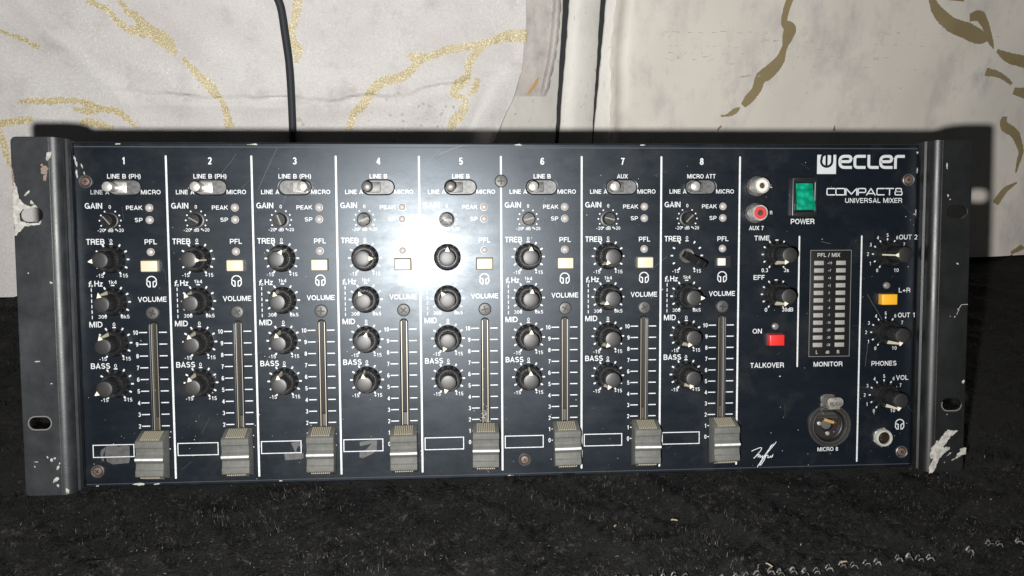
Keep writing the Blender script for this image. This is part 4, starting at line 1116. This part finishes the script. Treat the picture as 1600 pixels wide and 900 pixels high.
# faders: lined track and grey cap with a white index line
for ch in range(1, 9):
    uc = X(ch)-8.75
    mb = MB(); mb.box(-3.2, 3.2, -37, 37, -9, -8)
    tr_ = mb.local('fader_track', M_slotfloor); place(tr_, uc, -50.3)
    mb = MB()
    mb.box(-1.9, -1.25, -36, 36, -8, -.75); mb.box(1.25, 1.9, -36, 36, -8, -.75)
    mb.local('track_rail', M_track, tr_)
mb = MB()
mb.extrude_u([(-12.3, 1.2), (-12.3, 2.0), (-9.2, 10.6), (-8.6, 11.4), (-5.9, 11.3), (-5.4, 10.65), (-2.4, 10.2), (-1.0, 11.7), (1.0, 11.7), (2.4, 10.2), (5.4, 10.65), (5.9, 11.3), (8.6, 11.4), (9.2, 10.6), (12.3, 2.0), (12.3, 1.2)], -6.8, 6.8)
mb.box(-1.0, 1.0, -4, 4, -6, 1.4)
fcap = mb.local('fader_cap', M_fader, None, bevel=.25, smooth=25)
mb = MB(); mb.box(-6.83, 6.83, -.52, .52, 11.3, 11.85); mb.local('index_line', M_print, fcap)
mb = MB()
for s in (-1, 1):
    for i in range(10):
        a = -4.3+8.6*i/9
        mb.add([(a-.27, s*12.0, 2.8), (a+.27, s*12.0, 2.8), (a+.27, s*9.4, 10.2), (a-.27, s*9.4, 10.2), (a-.27, s*12.45, 2.95), (a+.27, s*12.45, 2.95), (a+.27, s*9.85, 10.35), (a-.27, s*9.85, 10.35)],
               [(0, 3, 2, 1), (4, 5, 6, 7), (0, 1, 5, 4), (1, 2, 6, 5), (2, 3, 7, 6), (3, 0, 4, 7)])
mb.local('grip_ridge', M_ridge, fcap, smooth=0)
for ch, (dv, a) in enumerate(((-.3, .8), (.1, -.6), (0, .3), (-.2, -.4), (.2, .5), (.3, -1.1), (.2, .4), (.5, -.7)), 1): put(fcap, X(ch)-9.1+(.4 if ch > 5 else 0), -81.6+dv, 0, a)

# ---- right-hand section hardware
def socket(ins, lab, tilt):
    mb = MB(); mb.lathe([(5.4, .05), (5.4, 1.6), (4.9, 2.0), (4.2, 2.1)], n=6, start=tilt); mb.lathe([(5.2, .04), (5.2, .5)], n=32)
    o = mb.local('phono_socket', M_steel, smooth=30); o['label'] = lab
    mb = MB(); mb.lathe([(4.15, 1.5), (4.15, 8.0), (3.95, 8.3), (3.3, 8.3), (3.3, 7.0)], n=36, cap=(0, 0)); mb.local('socket_sleeve', M_chrome, o)
    mb = MB(); mb.lathe([(3.3, 6.5), (3.28, 8.1), (3.0, 8.35), (1.55, 8.35), (1.5, 7.0)], n=32, cap=(0, 0)); mb.local('socket_insulator', ins, o)
    mb = MB(); mb.lathe([(1.5, 7.2), (0, 7.2)], n=20); mb.local('socket_hole', M_copper, o)
    return o
place(socket(M_white, 'white insulated phono socket', .3), 156.0, 53.7)
place(socket(M_rca_red, 'red insulated phono socket', .0), 155.2, 39.7)

# power rocker
mb = MB()
pts_o = rrect(-7.0, 7.0, -10.4, 10.4, .8, 3); 
vs, fs = plate_curve([pts_o, rrect(-5.0, 5.0, -7.6, 7.6, .3, 3)], -.5, 2.6, .5); mb.add(vs, fs)
sw = mb.local('power_switch', M_black, None); place(sw, 181.4, 48.1); sw['label'] = 'black framed power rocker with a green translucent button'
mb = MB(); mb.extrude_u([(-7.2, -.4), (-7.0, 5.4), (-5.6, 5.6), (-1, 3.4), (3.4, 2.5), (4.3, 1.6), (7.2, 1.3), (7.4, -.4)], -4.75, 4.75)
mb.local('rocker', M_green, sw, bevel=.35)

# level meter
mb = MB(); mb.box(-11.1, 11.1, -28.4, 28.4, -.4, .22)
mt = mb.local('level_meter', M_meter, None, bevel=.2); place(mt, 197.15, -8.7)
mb = MB()
mb.stroke([(-11.2, 28.5), (11.2, 28.5), (11.2, -28.5), (-11.2, -28.5)], .32, .27, closed=True)
mb.local('meter_rim', M_edge, mt, smooth=0)
mb = MB(); text(mb, 'PFL / MIX', -1.2, 26.0, 2.05, 12.5, bold=.012, w=.26)
for i, s in enumerate(('+10', '+7', '+4', '+2', '0', '-2', '-4', '-7', '-10', '-20', '-30', '-38')): text(mb, s, -.6, 21.75-4.0*i, 1.35, None, bold=.006, w=.26)
text(mb, 'L', -6.8, -26.1, 1.9, w=.26); text(mb, 'dB', -.9, -26.2, 1.5, w=.26); text(mb, 'R', 5.0, -26.1, 1.9, w=.26)
mb.local('meter_lettering', mat('grey_print', (0.33, 0.33, 0.33), .5), mt, smooth=0)
for i in range(12):
    for u in (-6.5, 5.6):
        mb = MB(); mb.box(-2.6, 2.6, -1.15, 1.15, 0, .42)
        o = mb.local('level_segment', M_bar, mt, bevel=.12); o.location = (u/1000, 0, (21.75-4.0*i)/1000)

M_latch = mat('worn_latch_metal', (0.19, 0.18, 0.165), .4, .4)
t = NT(M_latch); t.l(t.mix(t.ramp(t.noise(700, 5), [(.35, 0), (.7, 1)]), (.26, .25, .23), (.12, .112, .10)), t.b.inputs['Base Color'])
# combination microphone socket with its push latch
mb = MB(); mb.lathe([(11.6, .02), (11.6, .7), (11.1, 1.3), (10.6, 1.2), (10.3, .7), (9.9, .7), (9.6, 1.6), (9.2, 1.7), (8.8, 1.3), (8.6, -7.5)], n=72, cap=(0, 0))
M_xr = mat('dark_die_cast', (0.042, 0.041, 0.039), .34, .5)
x_ = mb.local('microphone_socket', M_xr); place(x_, 197.9, -74.8); x_['label'] = 'round microphone socket with a metal push latch'
mb = MB(); mb.lathe([(8.55, -7.4), (8.5, -1.6), (8.1, -1.2), (7.7, -1.5), (7.6, -2.4), (3.7, -2.4), (3.6, -8), (0, -8)], n=56, cap=(0, 0))
mb.local('socket_insert', mat('charcoal_insert', (0.011, 0.0105, 0.010), .42), x_)
for r_ in (11.35, 9.25):
    mb = MB(); mb.lathe([(r_-.16, 1.15), (r_-.1, 1.78), (r_+.1, 1.78), (r_+.16, 1.0)], n=72, cap=(0, 0)); mb.local('socket_rim', M_steel, x_)
mb = MB(); mb.prism([(-6.0, 3.6), (6.0, 3.6), (5.4, 4.4), (-5.4, 4.4)], -2.5, -1.7); mb.prism([(-5.2, 5.0), (5.2, 5.0), (3.6, 6.8), (-3.6, 6.8)], -2.5, -1.5)
mb.local('insert_rib', mat('charcoal_rib', (0.024, 0.023, 0.022), .45), x_)
mb = MB(); mb.lathe([(2.9, -7.9), (2.8, -3.4), (2.2, -2.7), (0, -2.6)], cu=.2, cv=-.4, n=28); mb.local('socket_core', mat('grey_core', (0.06, 0.058, 0.055), .45), x_)
mb = MB(); mb.add([(-1.9, 1.9, -2.3), (3.4, .3, -1.0), (3.9, 1.7, -1.0), (-1.2, 3.3, -2.3), (-1.9, 1.9, -2.9), (3.4, .3, -1.6), (3.9, 1.7, -1.6), (-1.2, 3.3, -2.9)], [(0, 1, 2, 3), (4, 5, 6, 7), (0, 1, 5, 4), (1, 2, 6, 5), (2, 3, 7, 6), (3, 0, 4, 7)])
mb.lathe([(1.1, -2.4), (1.1, -.8), (.7, -.3), (0, -.2)], cu=4.1, cv=.9, n=16)
mb.local('gold_contact', M_gold, x_)
for q in ((-4.4, .6), (.4, -5.0)):
    mb = MB(); mb.lathe([(1.1, -2.5), (1.05, -1.9), (.5, -1.7), (0, -1.7)], cu=q[0], cv=q[1], n=16); mb.local('contact', M_chrome, x_)
mb = MB(); mb.prism(rrect(-5.2, 3.2, 11.4, 17.2, 2.6, 6), .1, 1.1); mb.prism([(-5.2, 8.4), (4.6, 8.4), (3.2, 12.4), (-5.0, 12.4)], .1, 1.0)
mb.local('latch_base', M_steel, x_, bevel=.25)
mb = MB(); mb.prism(rrect(-3.9, 4.9, 11.0, 16.4, 2.6, 7), 5.6, 6.6); mb.prism([(-2.6, 9.8), (3.6, 9.8), (3.2, 12.4), (-2.2, 12.4)], 1.0, 5.8)
lt = mb.local('push_latch', M_latch, x_, bevel=.3)
mb = MB(); text(mb, 'PUSH', .5, 12.9, 1.9, 6.2, bold=.012, w=6.65)
mb2 = mb.local('latch_lettering', M_dark, x_, smooth=0)
# headphone jack
M_jack = mat('dull_jack_nickel', (0.42, 0.41, 0.37), .36, .4)
mb = MB(); mb.lathe([(5.3, .02), (5.3, 1.0), (4.9, 1.2), (4.4, 1.2)], n=6, start=.4, cap=(0, 0)); mb.lathe([(4.9, .02), (4.9, 1.5), (4.6, 2.7), (4.3, 3.1), (3.7, 3.2), (3.3, 2.7), (3.25, 1.6)], n=44, cap=(0, 0))
j = mb.local('headphone_jack', M_jack, smooth=30); place(j, 228.0, -82.0); j['label'] = 'round metal headphone jack'
mb = MB(); mb.lathe([(3.18, -6.5), (0, -6.5)], n=24, cap=(0, 0)); mb.box(-1.6, 2.0, -2.7, -1.6, -6.4, -3.5); mb.lathe([(3.25, 1.7), (3.2, -6.6)], n=32, cap=(0, 0)); mb.local('jack_bore', M_bore, j)
bpy.context.view_layer.update()
